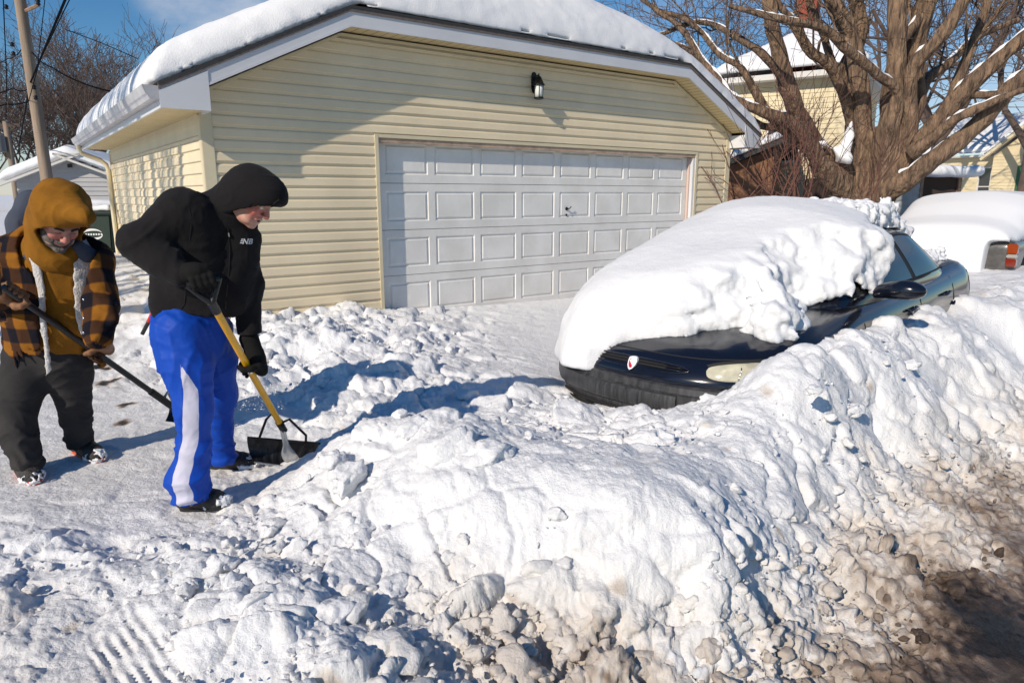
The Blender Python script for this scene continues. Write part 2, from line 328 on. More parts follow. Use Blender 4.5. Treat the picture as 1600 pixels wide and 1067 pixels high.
# ------------------------------------------------------------------ the snowy ground: heights measured at picture points with a real height each
TP=[ # px,py,z,rough,dirt
(0,760,0,.15,.12),(100,790,0,.15,.12),(200,760,0,.12,.14),(60,650,0,.12,.12),(200,620,.01,.15,.14),(240,700,0,.12,.14),(150,700,0,.12,.1),(330,770,0,.15,.14),(260,830,.02,.3,.1),
(420,750,0,.2,.2),(500,740,.03,.3,.18),(0,690,0,.12,.1),(110,600,.0,.15,.16),(170,595,.0,.3,.22),(180,560,.03,.5,.1),(20,600,0,.2,.1),(230,590,.03,.5,.1),(380,735,0,.15,.18),(440,715,0,.15,.1),(340,700,.0,.15,.14),(280,660,.0,.2,.14),
(200,400,.42,.35,0),(178,430,.34,.4,.06),(225,440,.32,.5,.1),(230,470,.24,.6,.1),(190,470,.22,.4,.14),(200,510,.12,.6,.08),(225,540,.1,.7,.05),(180,395,.5,.3,0),(160,420,.38,.4,.0),
(330,495,.25,.8,0),(400,498,.22,.9,0),(500,492,.19,.9,0),(590,492,.12,.8,0),(545,472,.30,.9,0),(620,488,.16,.8,0),(470,520,.28,.9,0),(540,530,.22,1,0),(600,540,.18,1,0),(680,540,.12,.9,0),(430,560,.16,.9,0),(410,600,.1,.8,0),
(480,590,.1,.9,0),(560,580,.2,1,0),(640,590,.17,1,0),(420,650,.04,.4,0),(700,500,.07,.5,0),(760,500,.04,.3,0),(840,480,.03,.1,0),(880,500,.03,.06,0),(800,540,.02,.1,0),(850,580,.02,.15,0),(700,600,.12,.8,0),(760,620,.1,.7,0),(820,630,.12,.8,0),
(470,645,.03,.6,.05),(540,640,.1,.8,0),(520,600,.12,.9,0),(600,610,.16,1,0),(900,460,.02,.05,0),(720,560,.08,.5,0),
(455,690,.0,.2,.05),(500,700,.14,.7,0),(520,672,.3,.7,0),(550,664,.36,.6,0),(600,655,.40,.6,0),(650,648,.43,.5,0),(700,652,.43,.45,0),(760,668,.40,.4,0),(840,690,.36,.35,0),(900,705,.35,.25,0),(1000,725,.36,.2,0),(1060,765,.36,.2,0),(1100,805,.32,.35,0),(980,780,.36,.2,0),(900,760,.36,.25,0),
(560,760,.17,.5,0),(620,760,.27,.35,0),(700,760,.3,.3,0),(800,760,.33,.25,0),(520,800,.06,.7,.02),(600,810,.15,.5,0),(700,820,.2,.45,0),(640,870,.07,.6,.05),(800,830,.24,.3,0),(800,900,.06,.6,.06),(900,860,.2,.35,0),(1000,880,.18,.3,0),(900,930,.03,.8,.25),(1050,930,.05,.6,.1),(1130,960,.06,.5,.1),(1160,870,.14,.5,0),(1120,870,.2,.4,0),
(450,810,.07,.8,.03),(400,795,.03,.5,.05),(560,890,.08,.8,.05),(700,930,.02,.9,.25),(800,985,.0,1,.42),(480,880,.09,.9,.06),
(300,860,.08,.8,.03),(200,870,.05,.7,.02),(100,860,.03,.6,.02),(0,850,.02,.6,.05),(350,900,.12,.9,.0),(250,960,.05,.4,.05),(150,1000,.01,.25,.12),(50,950,.03,.6,.15),(0,1066,0,.4,.2),(150,1066,.0,.2,.15),(300,1060,.05,.5,.05),(400,985,.11,.7,.03),(500,1000,.10,.6,.05),(600,1000,.07,.8,.1),(500,1066,.06,.7,.05),(700,1060,.03,.9,.2),(420,905,.13,.9,.0),(620,950,.02,.8,.12),
(850,1066,-.05,1,.45),(1000,1050,-.1,.9,.55),(1150,1050,-.13,.9,.6),(920,1000,-.04,1,.5),(1040,985,-.05,.9,.4),
(880,640,.05,.7,0),(930,640,.08,.8,0),(1000,634,.12,.5,0),(1060,632,.17,.4,0),(1100,634,.22,.5,0),(1145,612,.33,.5,0),(1225,566,.54,.35,0),(1280,533,.62,.4,0),(1340,512,.62,.5,0),(1400,492,.62,.6,0),(1450,474,.58,.6,0),(1510,458,.56,.6,0),(1560,452,.5,.6,0),(1600,470,.45,.6,0),
(860,600,.08,.2,0),(870,640,.05,.7,0),(1000,665,.2,.6,0),(1080,680,.24,.5,0),(900,660,.12,.8,0),(950,690,.2,.6,0),(1150,680,.29,.4,0),(1120,740,.29,.35,0),
(1300,600,.48,.45,0),(1400,560,.46,.45,0),(1500,515,.46,.5,0),(1590,490,.42,.5,0),(1250,640,.36,.4,0),(1200,700,.26,.4,0),(1340,650,.22,.5,0),(1450,600,.28,.5,0),(1560,550,.22,.5,0),(1380,705,-.02,.5,.05),(1480,645,-.03,.5,.08),(1600,575,-.03,.5,.05),(1300,745,.04,.4,.02),(1250,800,.02,.5,.15),(1200,850,.06,.5,.05),(1200,780,.13,.4,0),(1280,700,.2,.45,0),
(1400,780,-.10,.85,.42),(1500,700,-.10,.85,.38),(1590,630,-.10,.85,.3),(1300,900,-.12,.9,.48),(1200,980,-.13,.95,.52),(1400,900,-.16,.9,.6),(1350,1000,-.18,.8,.68),(1450,830,-.17,.8,.6),(1540,740,-.18,.8,.55),(1598,690,-.19,.8,.55),(1300,820,-.08,.9,.36),
(1500,950,-.22,.2,1),(1600,850,-.225,.04,1.05),(1600,1000,-.225,.04,1.05),(1440,1066,-.22,.25,.95),(1530,850,-.205,.6,.80)]
XY=[];ZZ=[]
TP=[(a,b,c,d,e*(.70 if .28<e<.9 else 1)) for a,b,c,d,e in TP]
for px,py,z,r_,d_ in TP:
    p=atz(px,py,z); XY.append(p[:2]); ZZ.append((z,r_,d_))
for x,y,z,r_,d_ in [ (-1.05,3.62,.03,.4,0),(-.75,3.75,.08,.7,0),(-.3,3.75,.12,.7,0),(.2,3.5,.16,.6,0),(.5,3.3,.2,.6,0),   # hollow behind the near ridge
    (-6,3,.0,.3,.1),(-6,5,.05,.4,.05),(-9,7,.2,.4,0),(-12,12,.45,.3,0),(-9,13,.42,.3,0),(-18,20,.3,.3,0),(-5,1,0,.4,.1),(-4,0,0,.4,.1),(0,0,-.02,.4,.3),(0,-6,-.1,.2,.5),(-8,-8,-.1,.2,.5),(-20,0,.1,.3,0),(-20,-20,0,.2,.3),
    (2.,0,-.22,.05,1.05),(5,2,-.225,.04,1.05),(9,6,-.225,.04,1.05),(20,16,-.225,.05,1.0),(4,-5,-.225,.04,1.),(12,0,-.2,.1,.8),(20,5,0,.4,.1),(8,9,.42,.5,0),(6.2,7.2,.45,.5,0),(7.5,7.2,.0,.6,.2),(8.7,7.0,-.2,.4,.9),(11,12,.42,.5,0),(14,12.5,-.1,.4,.6),
    (2.2,5.8,-.15,.2,0),(3.2,6.8,-.12,.2,0),(2.,6.8,.03,.1,0),(4.2,9,.1,.2,0),(1.4,4.8,-.15,.2,0),(4.6,8.2,.1,.2,0),(6,11,.25,.2,0),(9,15,.3,.2,0),(14,22,.3,.2,0),(0,14,0,.1,0),(0,25,.2,.1,0),(25,30,.2,.2,0),(-40,40,.5,.2,0),(40,60,.5,.2,0),(0,90,1.,.2,0),(100,50,.5,.2,0),(-90,40,1.,.2,0),(-90,-60,0,.2,0),(90,-60,0,.2,0),(0,300,2,.2,0),(-300,100,2,.2,0),(300,100,2,.2,0)]:
    XY.append(np.array([x,y])); ZZ.append((z,r_,d_))
XY=np.array(XY); ZZ=np.array(ZZ)
def logp(p):  # gentle compression far away keeps the spline well behaved
    r=np.linalg.norm(p,axis=-1,keepdims=True); return p/(r+1e-9)*np.where(r<8,r,8+6*np.log(np.maximum(r,8)/8))
XL=logp(XY)
def kern(d): return -np.sqrt(d*d+.03**2)
Dm=np.linalg.norm(XL[:,None]-XL[None],axis=-1); Am=kern(Dm)+np.eye(len(XL))*.05
Am=np.block([[Am,np.ones((len(XL),1))],[np.ones((1,len(XL))),np.zeros((1,1))]])
Cf=np.linalg.solve(Am,np.vstack([ZZ,np.zeros((1,3))]))
def terr(p):
    """(..,2) -> base height, roughness, dirt"""
    p=np.asarray(p,float); sh=p.shape[:-1]; q=logp(p.reshape(-1,2)); o=np.empty((len(q),3))
    for i in range(0,len(q),40000):
        c=q[i:i+40000]; o[i:i+40000]=kern(np.sqrt(np.maximum((c**2).sum(1)[:,None]+(XL**2).sum(1)[None]-2*c@XL.T,0)))@Cf[:-1]+Cf[-1]
    return o.reshape(*sh,3)
def gz(x,y): return float(terr([[x,y]])[0,0])
# --- mesh in rings round the street corner, finer close by
dth=.0023
ang=np.concatenate([np.linspace(-2.2,-.86,60,endpoint=False),np.arange(-.86,.80,dth),np.linspace(.80,2.2,60)])
rr=[.75]
while rr[-1]<12: rr.append(rr[-1]*(1.0034 if rr[-1]<7 else 1.006))
while rr[-1]<900: rr.append(rr[-1]*1.05)
rr=np.array(rr)
X=np.sin(ang)[None]*rr[:,None]; Y=np.cos(ang)[None]*rr[:,None]; P2=np.stack([X,Y],-1)
# jitter of the control surface so that edges of heaps are ragged
P3=np.concatenate([P2,np.zeros(P2.shape[:2]+(1,))],-1)
wj=np.stack([gnoise(P3,3.,91),gnoise(P3,3.,92)],-1)*.025*np.clip(rr/3,0,1)[:,None,None]
T=terr(P2+wj); H=T[...,0].copy(); RO=np.clip(T[...,1],0.02,1.1); DI=T[...,2]
near=sstep(16,9,rr)[:,None]
dirtm=sstep(.10,.28,DI)*(DI<.9)
# tyre tracks at the lower left
t0=atz(150,1067,0)[:2]; t1=atz(60,700,0)[:2]; t0=atz(215,1067,0)[:2]; t1=atz(145,950,0)[:2]; td=(t1-t0)/np.linalg.norm(t1-t0); tn=np.array([td[1],-td[0]])
q=P2-t0; al=q@td; ac=q@tn; env=sstep(.0,.03,ac+.09)*sstep(.13,.10,ac)*sstep(.42,.28,al)*sstep(-.9,-.2,al)
env=env*np.clip(1.1+1.6*gnoise(P3,9.,12),0.25,1)
RO=RO*(1-.75*env)
P3[...,2]=H
sm=RO*near
wp1=.07*np.stack([fbm(P3,4,2,1),fbm(P3,4,2,2),fbm(P3,4,2,3)],-1)
def cracks(f1,f2,w): return sstep(0,w,f2-f1)
f1,f2,cv,ct=worley(P3+wp1,3.6,21)
patch=np.clip(.5+1.5*fbm(P3,1.3,2,45),0,1)
S=np.stack([X,Y,H],-1)
def norms(S):
    gu=np.gradient(S,axis=0); gv=np.gradient(S,axis=1); N_=np.cross(gv,gu); N_/=np.linalg.norm(N_,axis=-1,keepdims=True)+1e-12
    return N_*np.sign(N_[...,2:3]+1e-9)
smb=np.where(sm>.28,sm*1.15+.12,sm)
f3,f4,ev,et=worley(P3+wp1*.7,1.9,29)
S=S+norms(S)*(smb*(.075*(cv-.45)+.12*ct)*(.4+.8*patch)*cracks(f1,f2,.34)-sm*.025*(1-cracks(f1,f2,.15))+.045*sm*fbm(P3,2.2,3,31)+smb*(.055*et+.03*(ev-.5))*cracks(f3,f4,.3))[...,None]
P3=S.copy(); H2=S[...,2]
wp=.03*np.stack([fbm(P3,10,2,4),fbm(P3,10,2,6),fbm(P3,10,2,7)],-1)
m1,g1,v1,t1_=worley(P3+wp,8.,22)
m2,g2,v2,t2_=worley(P3+wp*.6,18.,23,False)
pn=np.clip(.45+1.5*fbm(P3,1.9,2,44),0,1)    # patches: crumbly here, smooth there
band=dirtm*sstep(1.0,.75,DI)*near; crumb=np.maximum(sm*np.clip(.22+pn+.30*sstep(.08,.25,H)*(DI<.1),0,1),band*.95)
b1=np.sqrt(np.clip(1-m1**2*1.2,0,1)); b2_=np.sqrt(np.clip(1-m2**2*1.2,0,1))
on1=sstep(.35,.5,v1); on2=sstep(.45,.55,v2)
d1=crumb*(on1*(.040*(b1-.45)+.045*t1_*cracks(m1,g1,.2))-.008)
d2=crumb*(on2*(.021*(b2_-.45)+.016*t2_)-.004)*(1+1.0*dirtm)
m3,g3,v3,t3_=worley(P3,42.,24,False)
d3=(.30+crumb)*near*(.0095*(np.sqrt(np.clip(1-m3**2*1.2,0,1))-.5)*(.6+.8*dirtm)*sstep(.4,.5,v3))
fin=(fbm(P3,30.,4,61,.62)*.0046*(.5+sm)+fbm(P3,6.,2,66)*.010*(.25+sm*.6))*near
tr=env*(.0095*np.sin(ac*2*math.pi/.034+gnoise(P3,14.,15)*1.2)*(.8+1.*gnoise(P3,6.,16))+.004*np.sin(al*2*math.pi/.022+3*np.sin(ac*60)))-.012*env
disp=d1+d2+d3+fin+tr
# displace along the normal of the coarse surface: gives small overhangs
NN=norms(S)
S=S+NN*disp[...,None]
GROUND=S
na,nbb=S.shape[:2]; I=np.arange(na*nbb).reshape(na,nbb)
F=np.stack([I[:-1,:-1],I[:-1,1:],I[1:,1:],I[1:,:-1]],-1).reshape(-1,4)[:,::-1]
Dfin_n=0
stain=np.clip(fbm(P3,2.7,3,77)*.9-.25,0,1)*.22*sstep(.05,.14,DI)
stain+=np.clip(gnoise(P3,9.,78)-.62,0,1)*1.1*near     # small brown clods
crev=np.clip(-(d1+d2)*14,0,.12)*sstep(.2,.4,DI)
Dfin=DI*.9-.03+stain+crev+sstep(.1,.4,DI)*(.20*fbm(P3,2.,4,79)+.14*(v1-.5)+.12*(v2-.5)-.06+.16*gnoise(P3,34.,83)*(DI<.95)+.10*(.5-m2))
# bare patches of wet ground on the cleared drive
for (px,py,rx,ry) in ((172,596,.11,.05),(150,577,.16,.035),(198,634,.07,.03),(192,660,.05,.03),(165,600,.08,.05)):
    c=atz(px,py,0)[:2]; e=((P2[...,0]-c[0])/rx)**2+((P2[...,1]-c[1])/(ry*2.2))**2
    Dfin=np.where(e<1.6,np.maximum(Dfin,(1.25-e+.9*gnoise(P3,14.,81))*.95),Dfin)
me=npmesh('snowy_ground',S.reshape(-1,3),F,{'dirt':np.clip(Dfin,0,1.1).ravel()})
mg=snowmat('ground_snow',1.); fac=attr_ramp(mg,'dirt',[(0,(.80,.81,.83)),(.12,(.745,.735,.725)),(.28,(.66,.615,.57)),(.46,(.50,.44,.385)),(.66,(.24,.18,.14)),(.84,(.07,.05,.04)),(1,(.022,.02,.019))],.16,26)
nt=mg.node_tree; mr=nt.nodes.new('ShaderNodeMapRange'); mr.inputs['From Min'].default_value=.55; mr.inputs['From Max'].default_value=.9; mr.inputs['To Min'].default_value=.6; mr.inputs['To Max'].default_value=.33
nt.links.new(fac,mr.inputs['Value']); nt.links.new(mr.outputs[0],nt.nodes['Principled BSDF'].inputs['Roughness'])
g=link('snowy_ground',me,mg,None,True); g['kind']='structure'
# --- loose chunks of snow lying on it
import bmesh
bm=bmesh.new(); bmesh.ops.create_icosphere(bm,subdivisions=3,radius=1); ICO=np.array([v.co[:] for v in bm.verts]); IF=np.array([[v.index for v in f.verts] for f in bm.faces]); bm.free()
def chunk_shape(seed,cut=9):
    r=np.random.RandomState(seed); v=ICO.copy()
    n=r.normal(size=(cut,3)); n/=np.linalg.norm(n,axis=1)[:,None]
    for k in range(cut):   # planar fracture faces
        d=v@n[k]; lim=.52+.35*r.rand(); v=v-np.clip(d-lim,0,None)[:,None]*n[k]
    v*=(1+.26*fbm(ICO+seed*3.1,1.7,3,seed%97)[:,None]+.07*gnoise(ICO+seed,5.,seed%89)[:,None])
    return v*np.array([1.2,.7+.5*r.rand(),.5+.35*r.rand()])
SH=[chunk_shape(k) for k in range(24)]
def rotm(r):
    q=Matrix.Rotation(r.rand()*6.28,3,'Z')@Matrix.Rotation(r.normal()*.5,3,'X')@Matrix.Rotation(r.normal()*.5,3,'Y'); return np.array(q)
def chunk_field(name,boxpix,n,smin,smax,seed,roughmin=.4):
    r=np.random.RandomState(seed); VV=[];FF=[];DD=[];b=0
    cand=[]
    while len(cand)<n:
        px=boxpix[0]+(boxpix[2]-boxpix[0])*r.rand(); py=boxpix[1]+(boxpix[3]-boxpix[1])*r.rand(); cand.append(atz(px,py,.1)[:2])
    cand=np.array(cand); t=terr(cand)
    for c,(z,ro,di) in zip(cand,t):
        if ro*(.6+.6*r.rand())<roughmin: continue
        if pdist(np.array([[ (c-CO[:2])@CA[:2],(c-CO[:2])@CL[:2] ]]),[(.0,-.95),(4.9,-.95),(4.9,.95),(.0,.95)])[0]<.0: continue
        s=smin*(smax/smin)**(r.rand()**3.2)
        v=SH[r.randint(24)]*s@rotm(r).T+np.array([c[0],c[1],z+s*.02-.004]); VV.append(v); FF.append(IF+b); b+=len(v); DD.append(np.full(len(v),max(0,di*1.0+.1*r.rand()*(di>.2))))
    me=npmesh(name,np.concatenate(VV),np.concatenate(FF),{'dirt':np.concatenate(DD)}); return me
def blocks(name,lst):
    VV=[];FF=[];DD=[];b=0; r_=np.random.RandomState(3)
    for k,(px,py,z,sx,sy,sz,rz) in enumerate(lst):
        c=atz(px,py,z)
        for _ in range(5): c=atz(px,py,gz(c[0],c[1])-.012)
        v=SH[(k*7+3)%24]/np.abs(SH[(k*7+3)%24]).max(0); c_,s_=math.cos(rz),math.sin(rz)
        v=v+.09*np.stack([fbm(ICO+k,2.2,2,k+q) for q in range(3)],1)+.03*np.stack([gnoise(ICO+k,9.,k+q) for q in range(3)],1)
        v=v*np.array([sx,sy,sz]); v=np.stack([v[:,0]*c_-v[:,1]*s_,v[:,0]*s_+v[:,1]*c_,v[:,2]+.12*v[:,0]],1)+c; VV.append(v);FF.append(IF+b);b+=len(v);DD.append(np.zeros(len(v)))
    return npmesh(name,np.concatenate(VV),np.concatenate(FF),{'dirt':np.concatenate(DD)})
bm=bmesh.new(); bmesh.ops.create_icosphere(bm,subdivisions=4,radius=1); I4=np.array([v.co[:] for v in bm.verts]); F4=np.array([[v.index for v in f.verts] for f in bm.faces]); bm.free()
_sv=(ICO,IF,SH); ICO,IF=I4,F4; SH=[chunk_shape(k+50) for k in range(24)]
o=link('snow_chunks',blocks('snow_blocks',[(705,700,.40,.17,.12,.10,.4),(650,672,.42,.10,.08,.07,1.),(610,690,.36,.11,.09,.08,2.),(760,712,.38,.13,.10,.07,.2),(1010,690,.30,.15,.10,.07,-.4),(955,690,.26,.09,.08,.06,.9),
  (860,830,.24,.10,.07,.05,.2),(600,850,.12,.08,.06,.05,1.4),(735,885,.10,.07,.05,.04,.3),
  (520,720,.16,.07,.06,.06,.3),(545,745,.18,.09,.07,.07,1.1),(590,640,.2,.06,.05,.05,.3),(520,640,.1,.06,.05,.04,2.),(555,655,.14,.05,.05,.04,1.),(635,620,.2,.07,.06,.05,.6),(505,600,.14,.07,.05,.05,.2),(640,540,.2,.10,.08,.06,1.),(560,535,.26,.10,.07,.08,.4),(490,505,.3,.09,.07,.07,.1),(545,470,.33,.09,.06,.06,.3),(600,500,.24,.10,.07,.06,1.5),(1330,640,.28,.09,.07,.04,.4),(1270,610,.42,.06,.05,.03,.9),(1420,570,.42,.08,.06,.035,.2),(1530,530,.4,.08,.06,.04,.2),(470,800,.08,.07,.05,.05,.2),(560,830,.12,.09,.07,.05,.8),(340,885,.13,.08,.06,.05,.2),(250,915,.07,.06,.05,.03,.2),(420,830,.08,.06,.05,.04,.5),(610,925,.06,.10,.07,.05,.5),(380,960,.12,.11,.08,.05,.6),(520,960,.1,.12,.08,.05,1.6)]),mg,None,True); tag(o,'larger broken blocks of snow embedded in the ploughed banks','snow',None,'stuff')
ICO,IF,SH=_sv
o=link('snow_chunks',chunk_field('snow_chunks',(250,480,1150,1067),1300,.008,.075,5,.5),mg,None,True); tag(o,None,None,None,'stuff')
tag(o,'loose white snow crumbs and clods strewn over the banks and the drive','snow')
o=link('slush_chunks',chunk_field('slush_chunks',(820,600,1600,1067),2200,.005,.04,6,.35),mg,None,True); tag(o,'dirty brown crumbs of slush along the street edge','slush',None,'stuff')
o=link('snow_chunks',chunk_field('snow_chunks',(0,800,500,1067),200,.006,.03,9,.35),mg,None,True); tag(o,'small snow crumbs beside the tyre tracks in the near left','snow',None,'stuff')

r_=np.random.RandomState(77); VV=[];FF=[];b=0
for k in range(260):
    c=A0=None
    px=372+55*r_.rand()**.8+18*r_.normal(); py=642-70*abs(r_.normal())*.7; c=ray(px,py); c=c*(3.7+.3*r_.rand())/c[1]; c[2]=max(c[2]+EYE,.05)
    v=SH[k%24]*(.0016+.004*r_.rand()**3)+c; VV.append(v); FF.append(IF+b); b+=len(v)
o=link('snow_spray',npmesh('snow_spray',np.concatenate(VV),np.concatenate(FF)),M['snow_smooth'],None,True); tag(o,'fine snow thrown up behind the black scoop',"snow",None,'stuff')
# ------------------------------------------------------------------ the garage
S0,S1=-1.79,6.27; SM=(S0+S1)/2; DEP=6.75
EOV=.40; ROV=.30                       # eave and gable overhang
ZE=2.41; SL=.486; ZC=3.30              # roof edge height at the eave, pitch, height of the clipped gable edge
SE0=S0-EOV; SE1=S1+EOV
def zroof(s,d):
    a=ZE+SL*(s-SE0); b=ZE+SL*(SE1-s); h=ZC+.75*(d+ROV); h2=ZC+.75*(DEP+ROV-d)
    return np.minimum(np.minimum(a,b),np.minimum(h,h2))
SC0=SE0+(ZC-ZE)/SL; SC1=SE1-(ZC-ZE)/SL  # corners of the clipped edge
gar=empty('garage',tuple(GP(SM,0,0)),'cream vinyl sided detached garage with a wide white panelled door and thick roof snow','garage')
RT=.19                                   # depth of the fascia
def wtop(s):                             # top of the front wall under the soffit
    return np.minimum(np.minimum(ZE-RT+SL*(s-SE0),ZE-RT+SL*(SE1-s)),ZC-RT)
def wall_siding(name,F,s_lo,s_hi,top,zb,hole=None,course=.115,so=.0):
    """Dutch-lap courses as real profiles. F(s,out,z)"""
    mb=MB(); z=zb; prof=[(0.,.017),(.004,.019),(.070,.015),(.078,.012),(.088,.0005),(.115,0.002)]
    def spans(z):
        if callable(top):
            ss=np.linspace(s_lo,s_hi,400); ok=ss[top(ss)>z]
            if len(ok)<2: return None
            a,b=ok[0],ok[-1]
        else: a,b=s_lo,s_hi
        return a,b
    while True:
        rows=[]
        for k,(dz,o) in enumerate(prof):
            sp=spans(z+dz)
            if sp is None or (not callable(top) and z+dz>top+1e-6): break
            rows.append((sp,o,z+dz))
        if len(rows)<2: break
        segs=[(0,1)] if True else 0
        def strip(f):
            g=[]
            for sp,o,zz in rows:
                a,b=f(sp,zz)
                g.append([F(a,o,zz),F(b,o,zz)])
            mb.grid(g)
            (a0,o0,z0)=rows[0]; a,b=f(a0,z0); mb.grid([[F(a,-.002,z0-.001),F(b,-.002,z0-.001)],[F(a,o0,z0),F(b,o0,z0)]])
        if hole and z<hole[3] and z+course>hole[2]:
            strip(lambda sp,zz:(sp[0],hole[0])); strip(lambda sp,zz:(hole[1],sp[1]))
        else: strip(lambda sp,zz:sp)
        z+=course
        if z>5: break
    return mb
DL,DR,DT,DB=0.03,5.40,2.06,-.02     # door opening: left, right, top, bottom
Ff=lambda s,o,z: GP(s,-o,z)
fw=empty('front_wall',tuple(GP(SM,0,0)),None,None); fw.parent=gar; fw.matrix_parent_inverse=gar.matrix_world.inverted()
wall_siding('s',Ff,S0+.09,S1-.09,wtop,-.06,(DL-.05,DR+.08,-.1,DT+.04)).build('siding',M['siding'],fw)
Fl=lambda t,o,z: GP(S0-o,t,z)
wall_siding('s',Fl,.09,DEP-.09,2.02,-.06).build('side_wall',M['siding'],gar)
mb=MB(); mb.box((S0+.004,.03,-.3),(S1-.004,.05,2.20),GP); mb.box((S0+.02,.0,-.3),(S0+.03,DEP,2.2),GP); mb.box((S1-.02,0,-.3),(S1,DEP,2.2),GP); mb.box((S0,DEP-.03,-.3),(S1,DEP,2.2),GP); 
# door hole: backing wall must leave the opening, so it is built of pieces
mb=MB()
mb.prism([(S0+.01,-.3),(DL,-.3),(DL,DT+.02),(DR,DT+.02),(DR,-.3),(S1-.01,-.3),(S1-.01,float(wtop(S1-.01))),(SC1,ZC-RT),(SC0,ZC-RT),(S0+.01,float(wtop(S0+.01)))],lambda a,b,t:GP(a,t,b),.004,.05)
mb.box((S0+.006,.06,-.3),(S0+.05,DEP,2.3),GP); mb.box((S1-.05,.06,-.3),(S1-.006,DEP,2.3),GP); mb.box((S0+.06,DEP-.05,-.3),(S1-.06,DEP,2.3),GP)
mb.build('wall_core',M['trim_cream'],gar)
# corner posts, J-channels, frieze
for s0,s1 in ((S0-.022,S0+.09),(S1-.09,S1+.022)):
    mb=MB(); mb.box((s0,-.024,-.3),(s1,-.002,float(wtop(max(s0,S0)))+.0),GP); mb.build('corner_post',M['trim_cream'],fw,bevel=.004)
for t0,t1 in ((-.002,.09),(DEP-.09,DEP+.02)):
    mb=MB(); mb.box((S0-.0225,t0,-.3),(S0-.0,t1,2.2),GP); mb.build('corner_post',M['trim_cream'],gar,bevel=.004)
mb=MB(); mb.box((S0-.014,.09,2.02),(S0,DEP-.09,2.215),GP); mb.box((S0-.020,.09,2.135),(S0-.014,DEP-.09,2.16),GP); mb.build('frieze_board',M['trim_cream'],gar)
mb=MB() # gable frieze strip along the soffit
for (a,b) in (((S0,float(wtop(S0))),(SC0,ZC-RT)),((SC0,ZC-RT),(SC1,ZC-RT)),((SC1,ZC-RT),(S1,float(wtop(S1))))):
    mb.beam(GP(a[0],-.02,a[1]-.022),GP(b[0],-.02,b[1]-.022),.028,.045,up=W)
mb.build('gable_trim',M['trim_cream'],fw)
# door frame
mb=MB()
mb.box((DL-.05,-.026,-.3),(DL-.005,-.0,DT+.055),GP); mb.box((DR+.03,-.026,-.3),(DR+.08,0,DT+.055),GP); mb.box((DL-.005,-.026,DT+.015),(DR+.03,0,DT+.055),GP)
mb.build('door_trim',M['trim_cream'],fw,bevel=.003)
mb=MB(); mb.box((DL-.005,-.012,DT-.035),(DR+.03,.02,DT+.012),GP); mb.build('door_header',mat('bare_header',(.50,.36,.26),.8,var=.3,vscale=8),fw,bevel=.003)
mb=MB(); mb.box((DR-.02,-.012,-.3),(DR+.03,.07,DT-.04),GP); 
mb.build('door_jamb',M['white_metal'],fw,bevel=.003)
mb=MB(); mb.box((DR-.045,.04,-.3),(DR-.0205,.084,DT-.04),GP); mb.build('door_jamb',mat('pink_jamb',(.55,.42,.36),.7),fw,bevel=.003)
# the door: four sections of eight raised panels
dr=empty('garage_door',tuple(GP((DL+DR)/2,.08,0)),None,None); dr.parent=gar; dr.matrix_parent_inverse=gar.matrix_world.inverted()
DW0,DW1=DL+.012,DR-.045; D0=.085; SH_=.5325; zb=-.01
for r in range(4):
    mb=MB(); z0=zb+r*SH_+.003; z1=zb+(r+1)*SH_-.003
    pitch=(DW1-DW0-.10)/8
    xs=[DW0]; rects=[]
    for c in range(8):
        a=DW0+.05+c*pitch+.045; b=a+pitch-.09; rects.append((a,b,z0+.095,z1-.085))
    f=lambda s,z,o: GP(s,D0-o,z)
    # flat frame between the panels
    cuts=[DW0]+[q for rc in rects for q in rc[:2]]+[DW1]
    for i in range(len(cuts)-1):
        a,b=cuts[i],cuts[i+1]
        if i%2==0: mb.add([f(a,z0,0),f(b,z0,0),f(b,z1,0),f(a,z1,0)],[(0,1,2,3)])
        else:
            lo,hi=rects[0][2],rects[0][3]
            mb.add([f(a,z0,0),f(b,z0,0),f(b,lo,0),f(a,lo,0)],[(0,1,2,3)]); mb.add([f(a,hi,0),f(b,hi,0),f(b,z1,0),f(a,z1,0)],[(0,1,2,3)])
    for a,b,lo,hi in rects:
        loops=[(0,0),(.012,-.013),(.026,-.013),(.034,-.004),(.046,-.001),(.058,-.002)]
        prev=None
        for ins,o in loops:
            cur=[f(a+ins,lo+ins,o),f(b-ins,lo+ins,o),f(b-ins,hi-ins,o),f(a+ins,hi-ins,o)]
            if prev: mb.add(prev+cur,[(0,1,5,4),(1,2,6,5),(2,3,7,6),(3,0,4,7)])
            prev=cur
        mb.add(prev,[(0,1,2,3)])
    # section edges
    mb.add([f(DW0,z1,0),f(DW1,z1,0),f(DW1,z1,-.04),f(DW0,z1,-.04)],[(0,1,2,3)]); mb.add([f(DW0,z0,0),f(DW1,z0,0),f(DW1,z0,-.04),f(DW0,z0,-.04)],[(0,1,2,3)])
    mb.build('door_section',M['door'],dr)
mb=MB(); mb.box((DW0,D0+.02,-.3),(DW1,D0+.04,DT),GP); mb.build('door_backing',M['dark'],dr)
mb=MB(); hs=2.87; mb.lathe([(.022,0),(.024,.006),(.012,.012),(.010,.03)],GP(hs,D0,1.27),14,-W); mb.tube([GP(hs,D0-.03,1.27),GP(hs+.03,D0-.036,1.275),GP(hs+.055,D0-.036,1.30)],.007,8); mb.tube([GP(hs,D0-.03,1.27),GP(hs-.03,D0-.036,1.255)],.007,8)
mb.build('door_handle',M['black_metal'],dr,smooth=True,angle=40)
mb=MB(); mb.lathe([(.016,0),(.017,.005),(.006,.008)],GP(hs,D0,1.185),12,-W); mb.build('lock',M['black_metal'],dr,smooth=True,angle=40)
